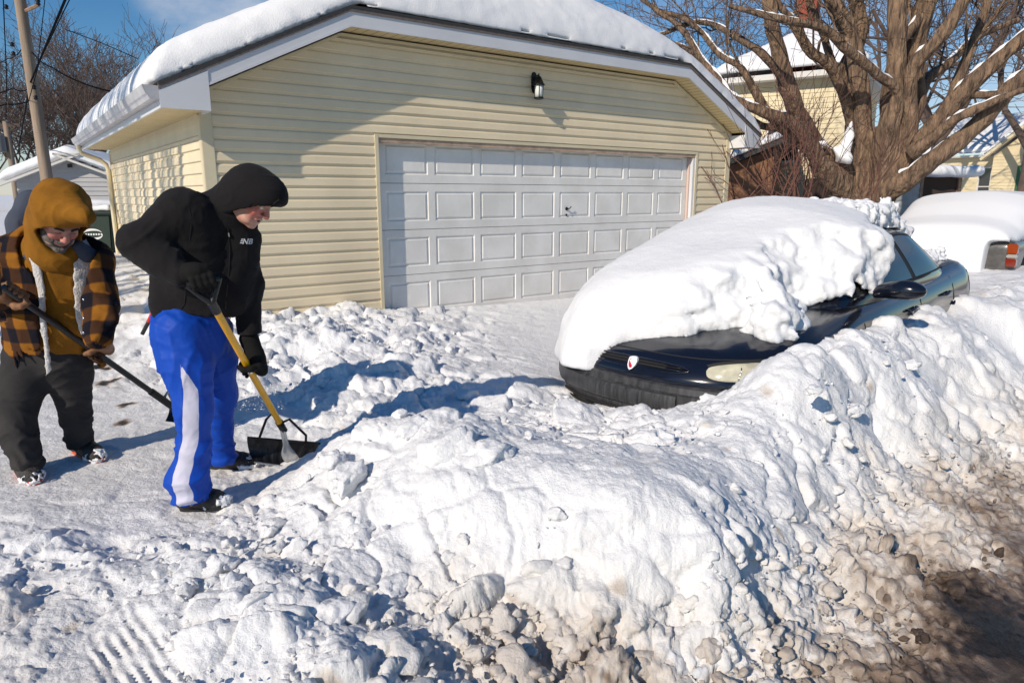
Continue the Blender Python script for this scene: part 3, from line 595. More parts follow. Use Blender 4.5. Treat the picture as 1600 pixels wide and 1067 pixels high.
# soffit of the gable overhang, fascia and eaves
mb=MB()
def soff(a,b,d0,d1,n):     # grooved boards between two points of the roof edge line
    for k in range(n):
        t0=k/n; t1=(k+1)/n-.006/ max(.1,np.linalg.norm(np.subtract(b,a)))
        p=lambda t:(a[0]+(b[0]-a[0])*t,a[1]+(b[1]-a[1])*t)
        q0,q1=p(t0),p(t1); mb.add([GP(q0[0],d0,q0[1]),GP(q1[0],d0,q1[1]),GP(q1[0],d1,q1[1]),GP(q0[0],d1,q0[1])],[(0,1,2,3)])
zf=lambda s:float(wtop(s))+.012
soff((S0-.0,zf(S0)),(SC0,ZC-RT+.012),-ROV+.02,-.0,22); soff((SC0,ZC-RT+.012),(SC1,ZC-RT+.012),-ROV+.02,0,46); soff((SC1,ZC-RT+.012),(S1,zf(S1)),-ROV+.02,0,22)
mb.build('gable_soffit',M['soffit'],gar)
nb_=70
for sd2 in (0,1):
  mb=MB()
  for k in range(nb_):
    d0=-ROV+.0+(DEP+ROV)*k/nb_; d1=d0+(DEP+ROV)/nb_-.007
    if sd2==0: mb.add([GP(SE0+.02,d0,2.215),GP(S0,d0,2.215),GP(S0,d1,2.215),GP(SE0+.02,d1,2.215)],[(0,1,2,3)])
    else: mb.add([GP(SE1-.02,d0,2.215),GP(S1,d0,2.215),GP(S1,d1,2.215),GP(SE1-.02,d1,2.215)],[(0,1,2,3)])
  mb.build('soffit',M['soffit'],gar)
mb=MB(); mb.box((SE0+.03,-ROV+.03,2.235),(S0,DEP,2.245),GP); mb.box((S1,-ROV+.03,2.235),(SE1-.03,DEP,2.245),GP); 
mb.build('soffit_backing',M['dark'],gar)
mb=MB()
def fasc(a,b,h0,h1,th,d):
    """board hanging below the roof edge line a-b between heights h0..h1"""
    mb.add([GP(a[0],d,a[1]-h0),GP(b[0],d,b[1]-h0),GP(b[0],d,b[1]-h1),GP(a[0],d,a[1]-h1),GP(a[0],d+th,a[1]-h0),GP(b[0],d+th,b[1]-h0),GP(b[0],d+th,b[1]-h1),GP(a[0],d+th,a[1]-h1)],[(0,1,2,3),(7,6,5,4),(0,4,5,1),(1,5,6,2),(2,6,7,3),(3,7,4,0)])
eg=[(SE0,ZE),(SC0,ZC),(SC1,ZC),(SE1,ZE)]
for a,b in zip(eg[:-1],eg[1:]): fasc(a,b,.045,RT-.012,.02,-ROV)
for a,b in zip(eg[:-1],eg[1:]): fasc(a,b,RT-.03,RT-.004,.026,-ROV-.006)
# boxed returns at the eaves
mb.prism([(SE0,ZE-.06),(S0+.02,ZE-.06+SL*.42),(S0+.02,2.205),(SE0,2.205)],lambda a,b,t:GP(a,t,b),-ROV-.009,-ROV-.002)
mb.prism([(SE1,ZE-.06),(S1-.02,ZE-.06+SL*.42),(S1-.02,2.205),(SE1,2.205)],lambda a,b,t:GP(a,t,b),-ROV-.009,-ROV-.002)
mb.prism([(S0-.01,2.2),(S0+.02,2.2),(S0+.02,ZE-.02),(S0-.01,ZE-.04)],lambda a,b,t:GP(a,t,b),-ROV-.002,-.0)
mb.prism([(S1-.02,2.2),(S1+.01,2.2),(S1+.01,ZE-.04),(S1-.02,ZE-.02)],lambda a,b,t:GP(a,t,b),-ROV-.002,-.0)
mb.box((SE0,-ROV,2.205),(SE0+.02,DEP+.1,ZE-.04),GP); mb.box((SE1-.02,-ROV,2.205),(SE1,DEP+.1,ZE-.04),GP)
mb.build('fascia',M['white_metal'],gar)
mb=MB()
for a,b in zip(eg[:-1],eg[1:]): fasc(a,b,.012,.045,.03,-ROV-.014)
mb.build('shingle_edge',M['brown_trim'],gar)
mb=MB()
for a,b in zip(eg[:-1],eg[1:]): fasc(a,b,-.012,.012,.06,-ROV-.02)
mb.build('drip_edge',M['roof_edge'],gar)
# roof deck
ss=np.unique(np.concatenate([np.linspace(SE0,SE1,60),[SC0,SC1,SM]])); dd=np.linspace(-ROV,DEP+ROV,60)
A_,B_=np.meshgrid(ss,dd,indexing='ij'); Z_=zroof(A_,B_)-.02
mb=MB(); mb.grid([[GP(A_[i,j],B_[i,j],Z_[i,j]) for j in range(len(dd))] for i in range(len(ss))]); mb.build('roof',M['brown_trim'],gar)
# gutter (K style) and downspout
prof=[(0,.0),(-.075,.0),(-.09,.03),(-.105,.045),(-.12,.085),(-.128,.115),(-.12,.118),(-.113,.085),(-.098,.05),(-.083,.034),(-.07,.008),(0,.008)]
mb=MB(); zg=2.275
g=[[GP(SE0-.002+a,d,zg+b) for a,b in prof] for d in (-ROV,DEP+ROV)]; mb.grid(g)
for d in (-ROV+.001,DEP+ROV-.001):
    pl=[(0,0),(-.075,0),(-.09,.03),(-.105,.045),(-.12,.085),(-.128,.115),(0,.115)]
    mb.add([GP(SE0-.002+a,d,zg+b) for a,b in pl],[tuple(range(7))])
mb.build('gutter',M['gutter'],gar)
mb=MB(); dd_=DEP-.02
mb.tube([GP(SE0-.06,dd_,zg+.0),GP(SE0-.06,dd_,zg-.06),GP(SE0-.03,dd_,zg-.13),GP(S0-.16,dd_,zg-.24),GP(S0-.085,dd_,zg-.31),GP(S0-.065,dd_,zg-.40),GP(S0-.065,dd_,.2)],.045,10,flat=.8); mb.build('downspout',M['trim_cream'],gar,smooth=True,angle=50)
# snow on the roof
h=.045; fd=Field((SE0-.35,-ROV-.25,ZE-.2),(SE1+.35,DEP+ROV+.25,5.75),h)
s_,d_,z_=fd.P[...,0],fd.P[...,1],fd.P[...,2]
zr=zroof(s_,d_)
soft=-np.log(np.exp(-6*(ZE+SL*(s_-SE0)))+np.exp(-6*(ZE+SL*(SE1-s_)))+np.exp(-6*(ZC+.75*(d_+ROV)))+np.exp(-6*(ZC+.75*(DEP+ROV-d_))))/6
lump=.035*fbm(fd.P,.8,2,5)+.012*gnoise(fd.P,3.1,8)
top=(z_-(soft+.37+lump))*.9
edge=np.maximum(np.maximum(SE0-.07-s_,s_-SE1-.07),np.maximum(-ROV-.0-d_,d_-DEP-ROV))+.012*gnoise(fd.P,5.,9)
def smax(a,b,k):
    hh=np.clip(.5+.5*(a-b)/k,0,1); return b*(1-hh)+a*hh+k*hh*(1-hh)
fd.f=np.maximum(smax(top,edge,.40),zr+.005-z_)
v,q=fd.mesh(); v=relax(v,q,2); v=v+vnormals(v,q)*(.006*gnoise(v,9.,3)+.003*gnoise(v,22.,4))[:,None]
vw=G0+v[:,:1]*U+v[:,1:2]*W+V(0,0,1)*v[:,2:3]
o=link('roof_snow',npmesh('roof_snow',vw,q),M['snow'],None,True); tag(o,'thick rounded blanket of snow lying on the garage roof','snow')
# lantern on the wall
ln=empty('wall_lantern',tuple(GP(2.20,-.02,2.80)),'black carriage lantern with clear glass mounted on the siding above the garage door','lantern')
c=lambda o,z,ds=0: GP(2.20+ds,-.016-o,2.80+z)
mb=MB(); 
pr=[(0,.19),(.035,.175),(.052,.13),(.055,.0),(.05,-.10),(.03,-.15),(0,-.17)]
pl=[(a,b) for a,b in pr]+[(-a,b) for a,b in pr[::-1][1:-1]]
mb.prism(pl,lambda a,b,t:GP(2.20+a,-.014-t,2.85+b),0,.025); mb.build('back_plate',M['black_metal'],ln,bevel=.004)
mb=MB(); mb.tube([c(.02,.10),c(.07,.16),c(.13,.17),c(.15,.14)],.013,8); mb.tube([c(.02,.0),c(.06,.05),c(.10,.12)],.010,8); mb.build('arm',M['black_metal'],ln,smooth=True)
mb=MB(); mb.lathe([(.0,.20),(.009,.195),(.012,.18),(.006,.165),(.025,.15),(.045,.13),(.05,.11),(.05,.10),(.062,.085),(.09,.03),(.105,.015),(.105,.0),(.09,-.002)],c(.15,0),16); mb.build('lamp_cap',M['black_metal'],ln,smooth=True,angle=40)
mb=MB(); mb.lathe([(.075,0),(.066,-.20)],c(.15,0),12); mb.build('lamp_glass',M['lamp_glass'],ln,smooth=True)
mb=MB(); mb.lathe([(.07,-.195),(.085,-.20),(.085,-.225),(.05,-.235)],c(.15,0),16)
for k in range(4):
    a=k*math.pi/2+.6; mb.tube([c(.15+.077*math.sin(a),0,.077*math.cos(a)),c(.15+.07*math.sin(a),-.2,.07*math.cos(a))],.006,6)
mb.build('lamp_cage',M['black_metal'],ln,smooth=True,angle=40)

ln.scale=(.72,.72,.72)
# ------------------------------------------------------------------ the snowed-in dark sedan
M['car_paint']=mat('dark_navy_paint',(.006,.008,.016),.18,metal=.0,coat=.55,spec=.35,bump=.015,bscale=300)
M['car_plastic']=mat('grimy_black_plastic',(.02,.02,.021),.42,bump=.10,bscale=90,var=.8,vscale=55,var_col=(.060,.060,.063),stretch=(1,1,.10))
M['glass_dark']=mat('tinted_glass',(.004,.005,.007),.04,spec=.45)
M['rubber']=mat('rubber',(.012,.012,.012),.75)
M['headlamp']=mat('yellowed_headlamp_lens',(.60,.57,.42),.14,coat=1.,var=.35,vscale=9,var_col=(.38,.36,.27))
M['chrome']=mat('chrome',(.6,.6,.6),.15,metal=1.)
LC=4.95; WH=.93
def itp(x,xs,ys): return np.interp(x,xs,ys)
def ztop(a): return itp(a,[0,.06,.2,.5,.9,1.3,2,3,4,4.6,4.85,4.95],[.56,.63,.695,.77,.835,.885,.93,.955,1.0,1.02,1.0,.93])
def wid(a):
    a=np.asarray(a,float); f=np.clip(1-a/.95,0,1); r=np.clip(1-(LC-a)/.7,0,1)
    return WH*(1-f**2.6)**(1/2.6)*(1-r**2.8)**(1/2.8)
def afr(l): return .95*(1-(1-min(.999,abs(l)/WH)**2.6)**(1/2.6))
def lw(z): return .84-.25*np.clip((z-.93)/.45,0,1.2)**1.25
def ghouse(z):  # centre, half length of the greenhouse slice at height z
    f=1.15+(z-.9)*1.95; r=4.2-(z-1.0)*2.1; return (f+r)/2,(r-f)/2
GHT=1.385
def zcar(a,l):
    a=np.asarray(a,float); l=np.asarray(l,float)
    w=wid(np.clip(a,0.003,LC-.003)); zb=ztop(a)+.03*(1-(l/np.maximum(w,.05))**2)-.07*np.clip(np.abs(l)/np.maximum(w,.05),0,1)**6
    zb=np.where((np.abs(l)>w)|(a<0)|(a>LC),0.1,zb)
    zw=.9+(a-1.15)/1.95-.10*(np.abs(l)/.8)**3.*.9; zr=1.0+(4.2-a)/2.1-.05*(l/.8)**2; zs=.93+.45*np.clip((.84-np.abs(l))/.25,-2,1)**.8 if False else .93+.45*(np.clip((.84-np.abs(l))/.25,0,None))**.8
    zg=np.minimum(np.minimum(zw,zr),np.minimum(GHT+.035*(1-(l/.6)**2),np.where(np.abs(l)<.84,zs,0)))
    return np.maximum(zb,zg)
def shell(sides,ztopf,parent,matl,zb=.2,name='body'):
    th=np.linspace(0,1,34); a1=.95*(1-np.cos(th*math.pi/2)); a3=LC-.7*(1-np.cos(np.linspace(1,0,26)*math.pi/2)); a2=np.linspace(.95,LC-.7,40)[1:-1]
    A=np.concatenate([a1,a2,a3]); A[0]=.0006; A[-1]=LC-.0006
    hp=[(0,.90),(.05,.955),(.18,.99),(.42,1.),(.60,.995),(.80,.975),(.93,.945),(1.0,.90)]
    rows=[]
    for a in A:
        w_=float(wid(a)); zt=float(ztopf(a)); row=[]
        zbb=zb+.0
        for h_,c in hp: row.append((a,w_*c if a>.2 and a<LC-.2 else w_*(1-(1-c)*min(1,a/.2 if a<1 else (LC-a)/.2)), zbb+(zt-.055-zbb)*h_))
        for k,c in enumerate([.84,.75,.6,.4,.2,0]):
            row.append((a,w_*c,zt+.03*(1-c*c)-.07*c**6))
        full=[(p[0],p[1],p[2]) for p in row]+[(p[0],-p[1],p[2]) for p in row[::-1][1:]]
        rows.append([KP(*p) for p in full])
    mb=MB(); mb.grid(rows); mb.add(rows[0],[tuple(range(len(rows[0])))]); mb.add(rows[-1],[tuple(range(len(rows[-1])))])
    return mb.build(name,matl,parent,smooth=True,angle=50)
car=empty('parked_car',tuple(KP(LC/2,0,0)),'dark navy sedan buried to its hood in snow in front of the white garage door','car')
body=shell(None,ztop,car,M['car_paint'])
# greenhouse slices
rows=[]
for z in list(np.linspace(.88,1.335,14))+[1.36,1.378,1.392,1.402,1.41]:
    c,hl=ghouse(min(z,1.37)); w_=float(lw(min(z,1.36))); sh=0 if z<=1.34 else (z-1.34)/.07
    k=1-sh**2*.9 if z>1.34 else 1; kw=1-(sh**2.2)*.85 if z>1.34 else 1; row=[]
    for t in np.linspace(0,2*math.pi,72,endpoint=False):
        ct,st=math.cos(t),math.sin(t); n_=4.5
        row.append(KP(c+hl*k*math.copysign(abs(ct)**(2/n_),ct),w_*kw*math.copysign(abs(st)**(2/n_),st),z))
    rows.append(row+[row[0]])
mb=MB(); mb.grid(rows); mb.add(rows[-1][:-1],[tuple(range(72))]); mb.build('roof',M['car_paint'],car,smooth=True,angle=45)
def gside(a,z,off=.0,sgn=1):
    c,hl=ghouse(z); n_=4.5; l=float(lw(z))*(1-min(.98,abs((a-c)/hl))**n_)**(1/n_); return KP(a,sgn*(l+off),z)
def patch(quad,n,m,F,off):   # quad = lower-left, lower-right, upper-right, upper-left with optional arc
    g=[]
    for i in range(n+1):
        t=i/n; row=[]
        for j in range(m+1):
            s_=j/m; lo=np.array(quad[0])*(1-t)+np.array(quad[1])*t; hi=np.array(quad[3])*(1-t)+np.array(quad[2])*t
            if len(quad)>4: hi=hi+np.array([0,quad[4]*4*t*(1-t)])
            p=lo*(1-s_)+hi*s_; row.append(F(p[0],p[1],off))
        g.append(row)
    return g
for sg in (1,-1):
    F=lambda a,z,o: gside(a,z,o,sg)
    mb=MB(); mb.grid(patch([(1.50,.955),(3.96,1.0),(3.30,1.325),(2.17,1.322),.018],40,10,F,.004)); mb.build('window_surround',M['rubber'],car,smooth=True)
    for qd in ([(1.68,.975),(2.76,.99),(2.66,1.315),(2.26,1.305),.01],[(2.86,.992),(3.74,1.015),(3.22,1.305),(2.75,1.318),.012]):
        mb=MB(); mb.grid(patch(qd,22,10,F,.008)); mb.build('side_window',M['glass_dark'],car,smooth=True)
    mb=MB(); mb.tube([F(1.55,.95,.012),F(2.3,.965,.016),F(3.0,.978,.016),F(3.9,.992,.014)],.008,8); mb.build('window_trim',M['rubber'],car,smooth=True)
# windscreen and rear window
def gend(l,z,off,front=True):
    c,hl=ghouse(z); n_=4.5; q=hl*(1-min(.98,abs(l)/float(lw(z)))**n_)**(1/n_); return KP(c-(q+off) if front else c+q+off,l,z)
for fr in (True,False):
    mb=MB(); mb.grid(patch([(-.70,.98),(.70,.98),(.50,1.32),(-.50,1.32)],20,10,lambda l,z,o:gend(l,z,o,fr),.006)); mb.build('windscreen' if fr else 'rear_window',M['glass_dark'],car,smooth=True)
# front details on the bowed nose
def nose(l,z,off=0.):
    back=.10*sstep(.5,.64,z)**1.5 if z>.5 else .0
    back+=.06*sstep(.33,.2,z)
    q=afr(l); e=.03; n=nrm([afr(l+e*(1 if l<.88 else 0))-afr(l-e), -2*e]) ; # normal (in a,l)
    return KP(q+back*.55-off*abs(n[1]),l+off*(-n[0]*1.0 if False else (n[0]*1.0)),z)
mb=MB(); rows=[]
bp=[(.20,.0),(.205,.028),(.25,.045),(.30,.050),(.33,.050),(.338,.064),(.40,.068),(.458,.068),(.466,.052),(.503,.046),(.518,.025),(.52,.0)]
for l in np.linspace(-.90,.90,61): rows.append([nose(l,z,o) for z,o in bp])
mb.grid(rows); mb.build('bumper',M['car_plastic'],car,smooth=True,angle=32)
mb=MB(); rows=[]
for l in np.linspace(-.9,.34,44): rows.append([nose(l,z,o) for z,o in [(.345,.06),(.35,.083),(.38,.09),(.425,.09),(.455,.083),(.46,.06)]])
mb.grid(rows); mb.grid([rows[-1][:3],rows[-1][:2:-1]]); mb.build('bumper_strip',M['car_plastic'],car,smooth=True,angle=50)
for z in (.245,.285):
    mb=MB(); rows=[[nose(l,z,.058),nose(l,z,.070),nose(l,z+.018,.070),nose(l,z+.018,.058)] for l in np.linspace(-.62,.5,24)]; mb.grid(rows); mb.build('intake_slat',M['dark'],car)
def ellpatch(cl,cz,rl,rz,off,n=28,mm=5,p=2.6,tilt=0.,F=nose):
    ct=F(cl,cz,off); vs=[ct]; fs=[]
    for j in range(1,mm+1):
        for k in range(n):
            t=2*math.pi*k/n; c_,s_=math.cos(t),math.sin(t); x=rl*math.copysign(abs(c_)**(2/p),c_)*j/mm; y=rz*math.copysign(abs(s_)**(2/p),s_)*j/mm
            vs.append(F(cl+x,cz+y+tilt*x,off*(1-(j/mm)**4*.9) if off>.012 else off))
    fs=[(0,1+k,1+(k+1)%n) for k in range(n)]+[(1+(j-1)*n+k,1+j*n+k,1+j*n+(k+1)%n,1+(j-1)*n+(k+1)%n) for j in range(1,mm) for k in range(n)]
    return vs,fs
# painted nose cover between bumper and hood
mb=MB(); rows=[]
for l in np.linspace(-.88,.88,61): rows.append([nose(l,z,o) for z,o in [(.50,.02),(.52,.035),(.56,.034),(.60,.028),(.635,.015),(.655,-.01),(.665,-.04)]])
mb.grid(rows); mb.build('nose_panel',M['car_paint'],car,smooth=True)
mb=MB(); v_,f_=ellpatch(-.03,.605,.40,.026,.034); mb.add(v_,f_); gr=mb.build('grille',M['dark'],car,smooth=True)
for z in (.597,.613):
    mb=MB(); mb.tube([nose(l,z,.037) for l in np.linspace(-.40,.35,16)],.004,6); mb.build('grille_bar',M['black_metal'],gr,smooth=True)
mb=MB(); mb.tube([nose(-.03+.405*math.copysign(abs(math.cos(t))**.75,math.cos(t)),.605+.03*math.sin(t),.034) for t in np.linspace(0,2*math.pi,50)],.006,6); mb.build('grille_frame',M['car_paint'],gr,smooth=True)
# emblem: small white-edged shield with a red mark
EC=(0,.602)
def sh(s,o,mt,nm,poly,mi=0):
    mb=MB(); P_=[nose(EC[0]+x*s,EC[1]+y*s,o) for x,y in poly]; Q_=[nose(EC[0]+x*s,EC[1]+y*s,o-.02) for x,y in poly]; n=len(poly)
    mb.add(P_+Q_,[tuple(range(n))]+[(i,(i+1)%n,(i+1)%n+n,i+n) for i in range(n)]); return mb.build(nm,mt,gr)
shp=[(-.028,.034),(-.01,.04),(.01,.04),(.028,.034),(.033,.012),(.028,-.014),(.014,-.034),(0,-.042),(-.014,-.034),(-.028,-.014),(-.033,.012)]
em=sh(1,.056,mat('emblem_white',(.8,.8,.82),.3,coat=.5),'emblem',shp)
sh(.72,.0575,mat('emblem_red',(.55,.02,.04),.3,coat=.5),'emblem_shield',shp)
sh(1,.0585,mat('emblem_blue',(.03,.03,.12),.3),'emblem_mark',[(-.012,.028),(0,.012),(.012,.028),(.012,.018),(0,.002),(-.012,.018)])
# headlamps
for sg in (1,-1):
    Fh=lambda l,z,o: nose(sg*l,z,o)
    mb=MB(); v_,f_=ellpatch(.665,.618,.250,.074,.036,F=Fh,tilt=.10,p=2.3); mb.add(v_,f_); mb.build('headlight_bezel',M['rubber'],car,smooth=True)
    mb=MB(); v_,f_=ellpatch(.67,.621,.238,.064,.052,F=Fh,tilt=.10,p=2.3,mm=8); mb.add(v_,f_); hl=mb.build('headlight',M['headlamp'],car,smooth=True)
    mb=MB(); mb.tube([Fh(.63,z,.054) for z in (.575,.6,.625,.655)],.003,6); mb.build('lens_rib',M['chrome'],hl,smooth=True)
# hood shut line, door lines, side moulding, handles, mirrors
mb=MB(); mb.tube([KP(afr(l)*1.0+.085,l,float(zcar(afr(l)+.085,l))+.001) for l in np.linspace(-.78,.78,30)],.004,6); mb.build('hood_seam',M['dark'],car)
def bside(a,h_,off):
    hp_=[0,.05,.18,.42,.60,.80,.93,1.0]; c_=[.90,.955,.99,1.,.995,.975,.945,.90]; return KP(a,float(wid(a))*np.interp(h_,hp_,c_)+off,.2+(float(ztop(a))-.255)*h_)
for sg in (1,-1):
    fl=lambda p:p if sg>0 else p-CL*(2*float((p-CO)@CL))
    for a in (1.50,2.80,3.80):
        mb=MB(); mb.tube([fl(bside(a+.03*h_,h_,.001)) for h_ in np.linspace(.02,.98,10)],.004,6); mb.build('door_seam',M['dark'],car)
    mb=MB(); rows=[[fl(bside(a,.47,.001)),fl(bside(a,.475,.014)),fl(bside(a,.53,.016)),fl(bside(a,.54,.001))] for a in np.linspace(1.1,3.75,30)]; mb.grid(rows); mb.build('side_moulding',M['car_plastic'],car,smooth=True,angle=40)
    for a in (2.55,3.55):
        mb=MB(); mb.tube([fl(bside(a+x,.82,o)) for x,o in ((-.1,.005),(-.09,.03),(0,.034),(.09,.03),(.1,.005))],.012,8); mb.build('door_handle',M['car_paint'],car,smooth=True)
    # mirror: a rounded pod, deeper outboard
    fdm=Field((1.62,.84,.88),(2.0,1.20,1.14),.012)
    fdm.ell((1.80,1.05,1.0),(.085,.135,.072),.02).ell((1.80,.97,.995),(.07,.12,.055),.03); fdm.cone((1.78,.86,.96),(1.80,.95,.975),.035,.04,.03); fdm.sub(1.868-fdm.P[...,0])
    v,q=fdm.mesh(); v=relax(v,q,3); v=np.array([fl(KP(*p)) for p in v]); 
    if sg<0: q=q[:,::-1]
    mi=link('mirror',npmesh('mirror',v,q),M['car_paint'],car,True)
    # wheels
    for a in (.98,3.95):
        mb=MB(); mb.tube([fl(KP(a+.345*math.cos(t),.80,.33+.345*math.sin(t))) for t in np.linspace(0,2*math.pi,28)],.0,3); 
        mb=MB(); ax=CL*sg; mb.lathe([(.20,.0),(.30,.0),(.325,.03),(.33,.10),(.325,.17),(.30,.20),(.20,.20),(.2,.0)],KP(a,sg*.72,.33),32,ax); wh=mb.build('wheel',M['rubber'],car,smooth=True,angle=40)
        mb=MB(); mb.lathe([(.0,.17),(.04,.185),(.06,.16),(.17,.15),(.20,.19),(.21,.19),(.205,.05),(0,.05)],KP(a,sg*.72,.33),24,ax); mb.build('rim',M['steel'],wh,smooth=True,angle=40)
    # rear lamps and wheel-arch lip
    mb=MB(); rows=[[fl(bside(a,h_,.004)) for h_ in np.linspace(.66,.95,5)] for a in np.linspace(4.45,4.85,14)]; mb.grid(rows); mb.build('tail_light',mat('tail_red',(.3,.01,.01),.15,coat=1.),car,smooth=True)
    mb=MB(); mb.tube([fl(KP(3.95+.40*math.cos(t),float(wid(3.95+.4*math.cos(t)))*.995+.004,.33+.38*math.sin(t))) for t in np.linspace(.1,math.pi-.1,22)],.016,6); mb.build('wheel_arch',M['car_paint'],car,smooth=True)
mb=MB(); rows=[]
for l in np.linspace(-.88,.88,41):
    q=LC-.7*(1-(1-min(.999,abs(l)/WH)**2.8)**(1/2.8)); rows.append([KP(q+o,l,z) for z,o in [(.22,.0),(.24,.05),(.36,.07),(.5,.07),(.56,.04),(.57,0)]])
mb.grid(rows); mb.build('rear_bumper',M['car_plastic'],car,smooth=True)
# ------------------------------------------------------------------ snow on the sedan: one broken slab over hood and windscreen, rough remains behind
h=.02; fd=Field((-.28,-1.25,.42),(4.98,1.10,1.98),h); P=fd.P; a_,l_,z_=P[...,0],P[...,1],P[...,2]
A2,L2=a_[:,:,0],l_[:,:,0]; P2c=np.stack([A2,L2],-1)
zc2=zcar(A2,L2); w2=wid(np.clip(A2,.003,LC-.003))
zc2=np.where((np.abs(L2)>w2)|(A2<0),np.where(L2<-.2,.50+.25*sstep(-.2,.1,L2)+.25*sstep(.6,1.6,A2),zc2),zc2)
capoly=[(.04,-.26),(.13,-.16),(.3,.15),(.60,.43),(.50,.55),(.47,.68),(.62,.82),(.82,.76),(.95,.66),(1.12,.58),(1.3,.64),(1.5,.74),(1.75,.88),(1.98,.88),(2.12,.76),(2.24,.62),(2.36,.53),(2.45,.40),(2.6,.15),(2.75,-.3),(2.9,-1.0),(1.2,-1.0),(.5,-.93),(.12,-.78),(-.07,-.55),(-.06,-.35)]
pd=pdist(P2c,capoly)
ztp=itp(A2,[-.2,0,.15,.4,.8,1.3,1.8,2.3,2.9,3.5],[.93,.99,1.06,1.16,1.27,1.42,1.555,1.64,1.66,1.62])-.16*np.clip(np.abs(L2+.12)/.9,0,1.3)**2.2
nzv=gnoise(P,1.6,3)*.03
drv=sstep(-.1,.5,l_)                                   # street side: broken, raked face
q=P.copy(); q[...,2]*=1.0
f1,f2,cv,ct=worley(P+.05*np.stack([gnoise(P,6,1),gnoise(P,6,2),gnoise(P,6,3)],-1),5.5,71,False)
g1,g2,gv,gt=worley(P,15.,72,False)
brk=np.clip(drv*1.15+.35*sstep(.1,.35,z_*0+.2),0,1)
edge=pd[...,None]+np.clip(z_-zc2[...,None]-.05,0,.6)*(.10+.62*drv*sstep(.35,.7,a_)*sstep(2.2,1.5,a_)) 
edge=edge+drv*(.08*(f1-.55)+.13*ct+.04*gt+.06*gnoise(P,3.,6)+.02*gnoise(P,9.,16)) +(1-drv)*.014*gnoise(P,7.,7)+.006*gnoise(P,20.,8)
# layered ledge along the nose
edge=edge+.03*sstep(.95,1.0,z_)*sstep(1.2,.3,a_)*sstep(-.5,-.2,l_)
for _ in range(1):
    for ax_ in range(3): edge=(np.roll(edge,1,ax_)+2*edge+np.roll(edge,-1,ax_))/4
top=(z_-(ztp[...,None]+nzv))*.92
kk=.20
sm_=smax(top,edge,np.where(drv>.5,.10,.34)*np.ones_like(top)) if False else None
kmap=.36-.27*drv-.12*sstep(-.45,-.15,l_)*sstep(.9,.2,a_); kmap=np.clip(kmap,.06,.36)
hh=np.clip(.5+.5*(top-edge)/kmap,0,1); body_=edge*(1-hh)+top*hh+kmap*hh*(1-hh)
under=zc2[...,None]-.015-z_
cap=np.maximum(body_,under)
# remains on roof and trunk
rpoly=[(2.3,.55),(2.8,.54),(3.3,.52),(3.8,.50),(4.0,.3),(4.0,-.9),(2.4,-.9)]
tpoly=[(4.12,.62),(4.55,.70),(4.72,.5),(4.75,-.6),(4.2,-.7),(4.05,.2)]
def remain(poly,T):
    e=pdist(P2c,poly)[...,None]+.09*(f1-.5)+.05*(g1-.5)
    t=z_-(zc2[...,None]+T+.10*(.5-f1)+.06*(.5-g1)+.05*gnoise(P,3.,31))
    hh=np.clip(.5+.5*(t-e)/.1,0,1); return np.maximum(e*(1-hh)+t*hh+.1*hh*(1-hh),under)
fd.f=np.minimum(cap,np.minimum(remain(rpoly,.17),remain(tpoly,.07))).astype(np.float32)
v,q=fd.mesh(); v=relax(v,q,1); n_=vnormals(v,q)
v=v+n_*((.022*fbm(v,4.5,3,14)*sstep(-.25,.35,v[:,1])*sstep(.97,.75,n_[:,2]))[:,None]); n_=vnormals(v,q)
m_=sstep(-.05,.4,v[:,1])*sstep(.35,-.1,n_[:,2]-.5)+.15+ .5*sstep(2.4,2.7,v[:,0])
w1,_,wv,wt=worley(v,30.,75,False)
v=v+n_*((m_*(.004*(.5-w1)+.003*wt+.016*fbm(v,11.,4,4,.6))+.0015*gnoise(v,40.,10))[:,None])
vw=CO+v[:,:1]*CA+v[:,1:2]*CL+V(0,0,1)*v[:,2:3]
o=link('car_snow',npmesh('car_snow',vw,q),M['snow'],None,True); tag(o,'thick slab of snow broken open on the street side, lying over the dark sedan','snow')
# ------------------------------------------------------------------ second snowed-in vehicle further along the kerb
CO2=CO+CA*8.35-CL*.28+V(0,0,.04)
def K2(a,l,z): return CO2+CA*a+CL*l+V(0,0,z)
c2=empty('parked_car',tuple(K2(2.3,0,0)),'grey car under a deep smooth snow mound, only its orange tail lamp and bumper showing','car')
def rbox(P,c,hb,r):
    q=np.abs(P-np.array(c,np.float32))-np.array(hb,np.float32)+r; return np.sqrt((np.maximum(q,0)**2).sum(-1))+np.minimum(q.max(-1),0)-r
f2_=Field((-.2,-1.05,.1),(4.9,1.05,1.6),.03)
f2_.uni(rbox(f2_.P,(2.35,0,.64),(2.3,.9,.36),.14)); f2_.uni(rbox(f2_.P,(2.3,0,1.1),(1.25,.68,.32),.22),.12)
f2_.sub(np.maximum(np.sqrt((f2_.P[...,0]-.98)**2+(f2_.P[...,2]-.34)**2)-.40,.60-np.abs(f2_.P[...,1])),.02)
v,q=f2_.mesh(); v=relax(v,q,4); vw=CO2+v[:,:1]*CA+v[:,1:2]*CL+V(0,0,1)*v[:,2:3]
M['grey_paint']=mat('dusty_dark_grey_paint',(.055,.052,.05),.35,coat=.5,var=.5,vscale=14,var_col=(.10,.095,.09))
link('body',npmesh('body2',vw,q),M['grey_paint'],c2,True)
for (z0,z1,cm) in ((.62,.74,(.20,.02,.008)),(.74,.80,(.35,.33,.30)),(.80,.95,(.28,.045,.01))):
    mb=MB(); mb.box((-.0,.80,z0),(.10,.925,z1-.004),K2); mb.build('tail_light',mat('lens',cm,.15,coat=1.),c2,bevel=.012)
mb=MB(); mb.box((-.06,-.9,.28),(.12,.93,.44),K2); mb.build('bumper',M['car_plastic'],c2,bevel=.03)
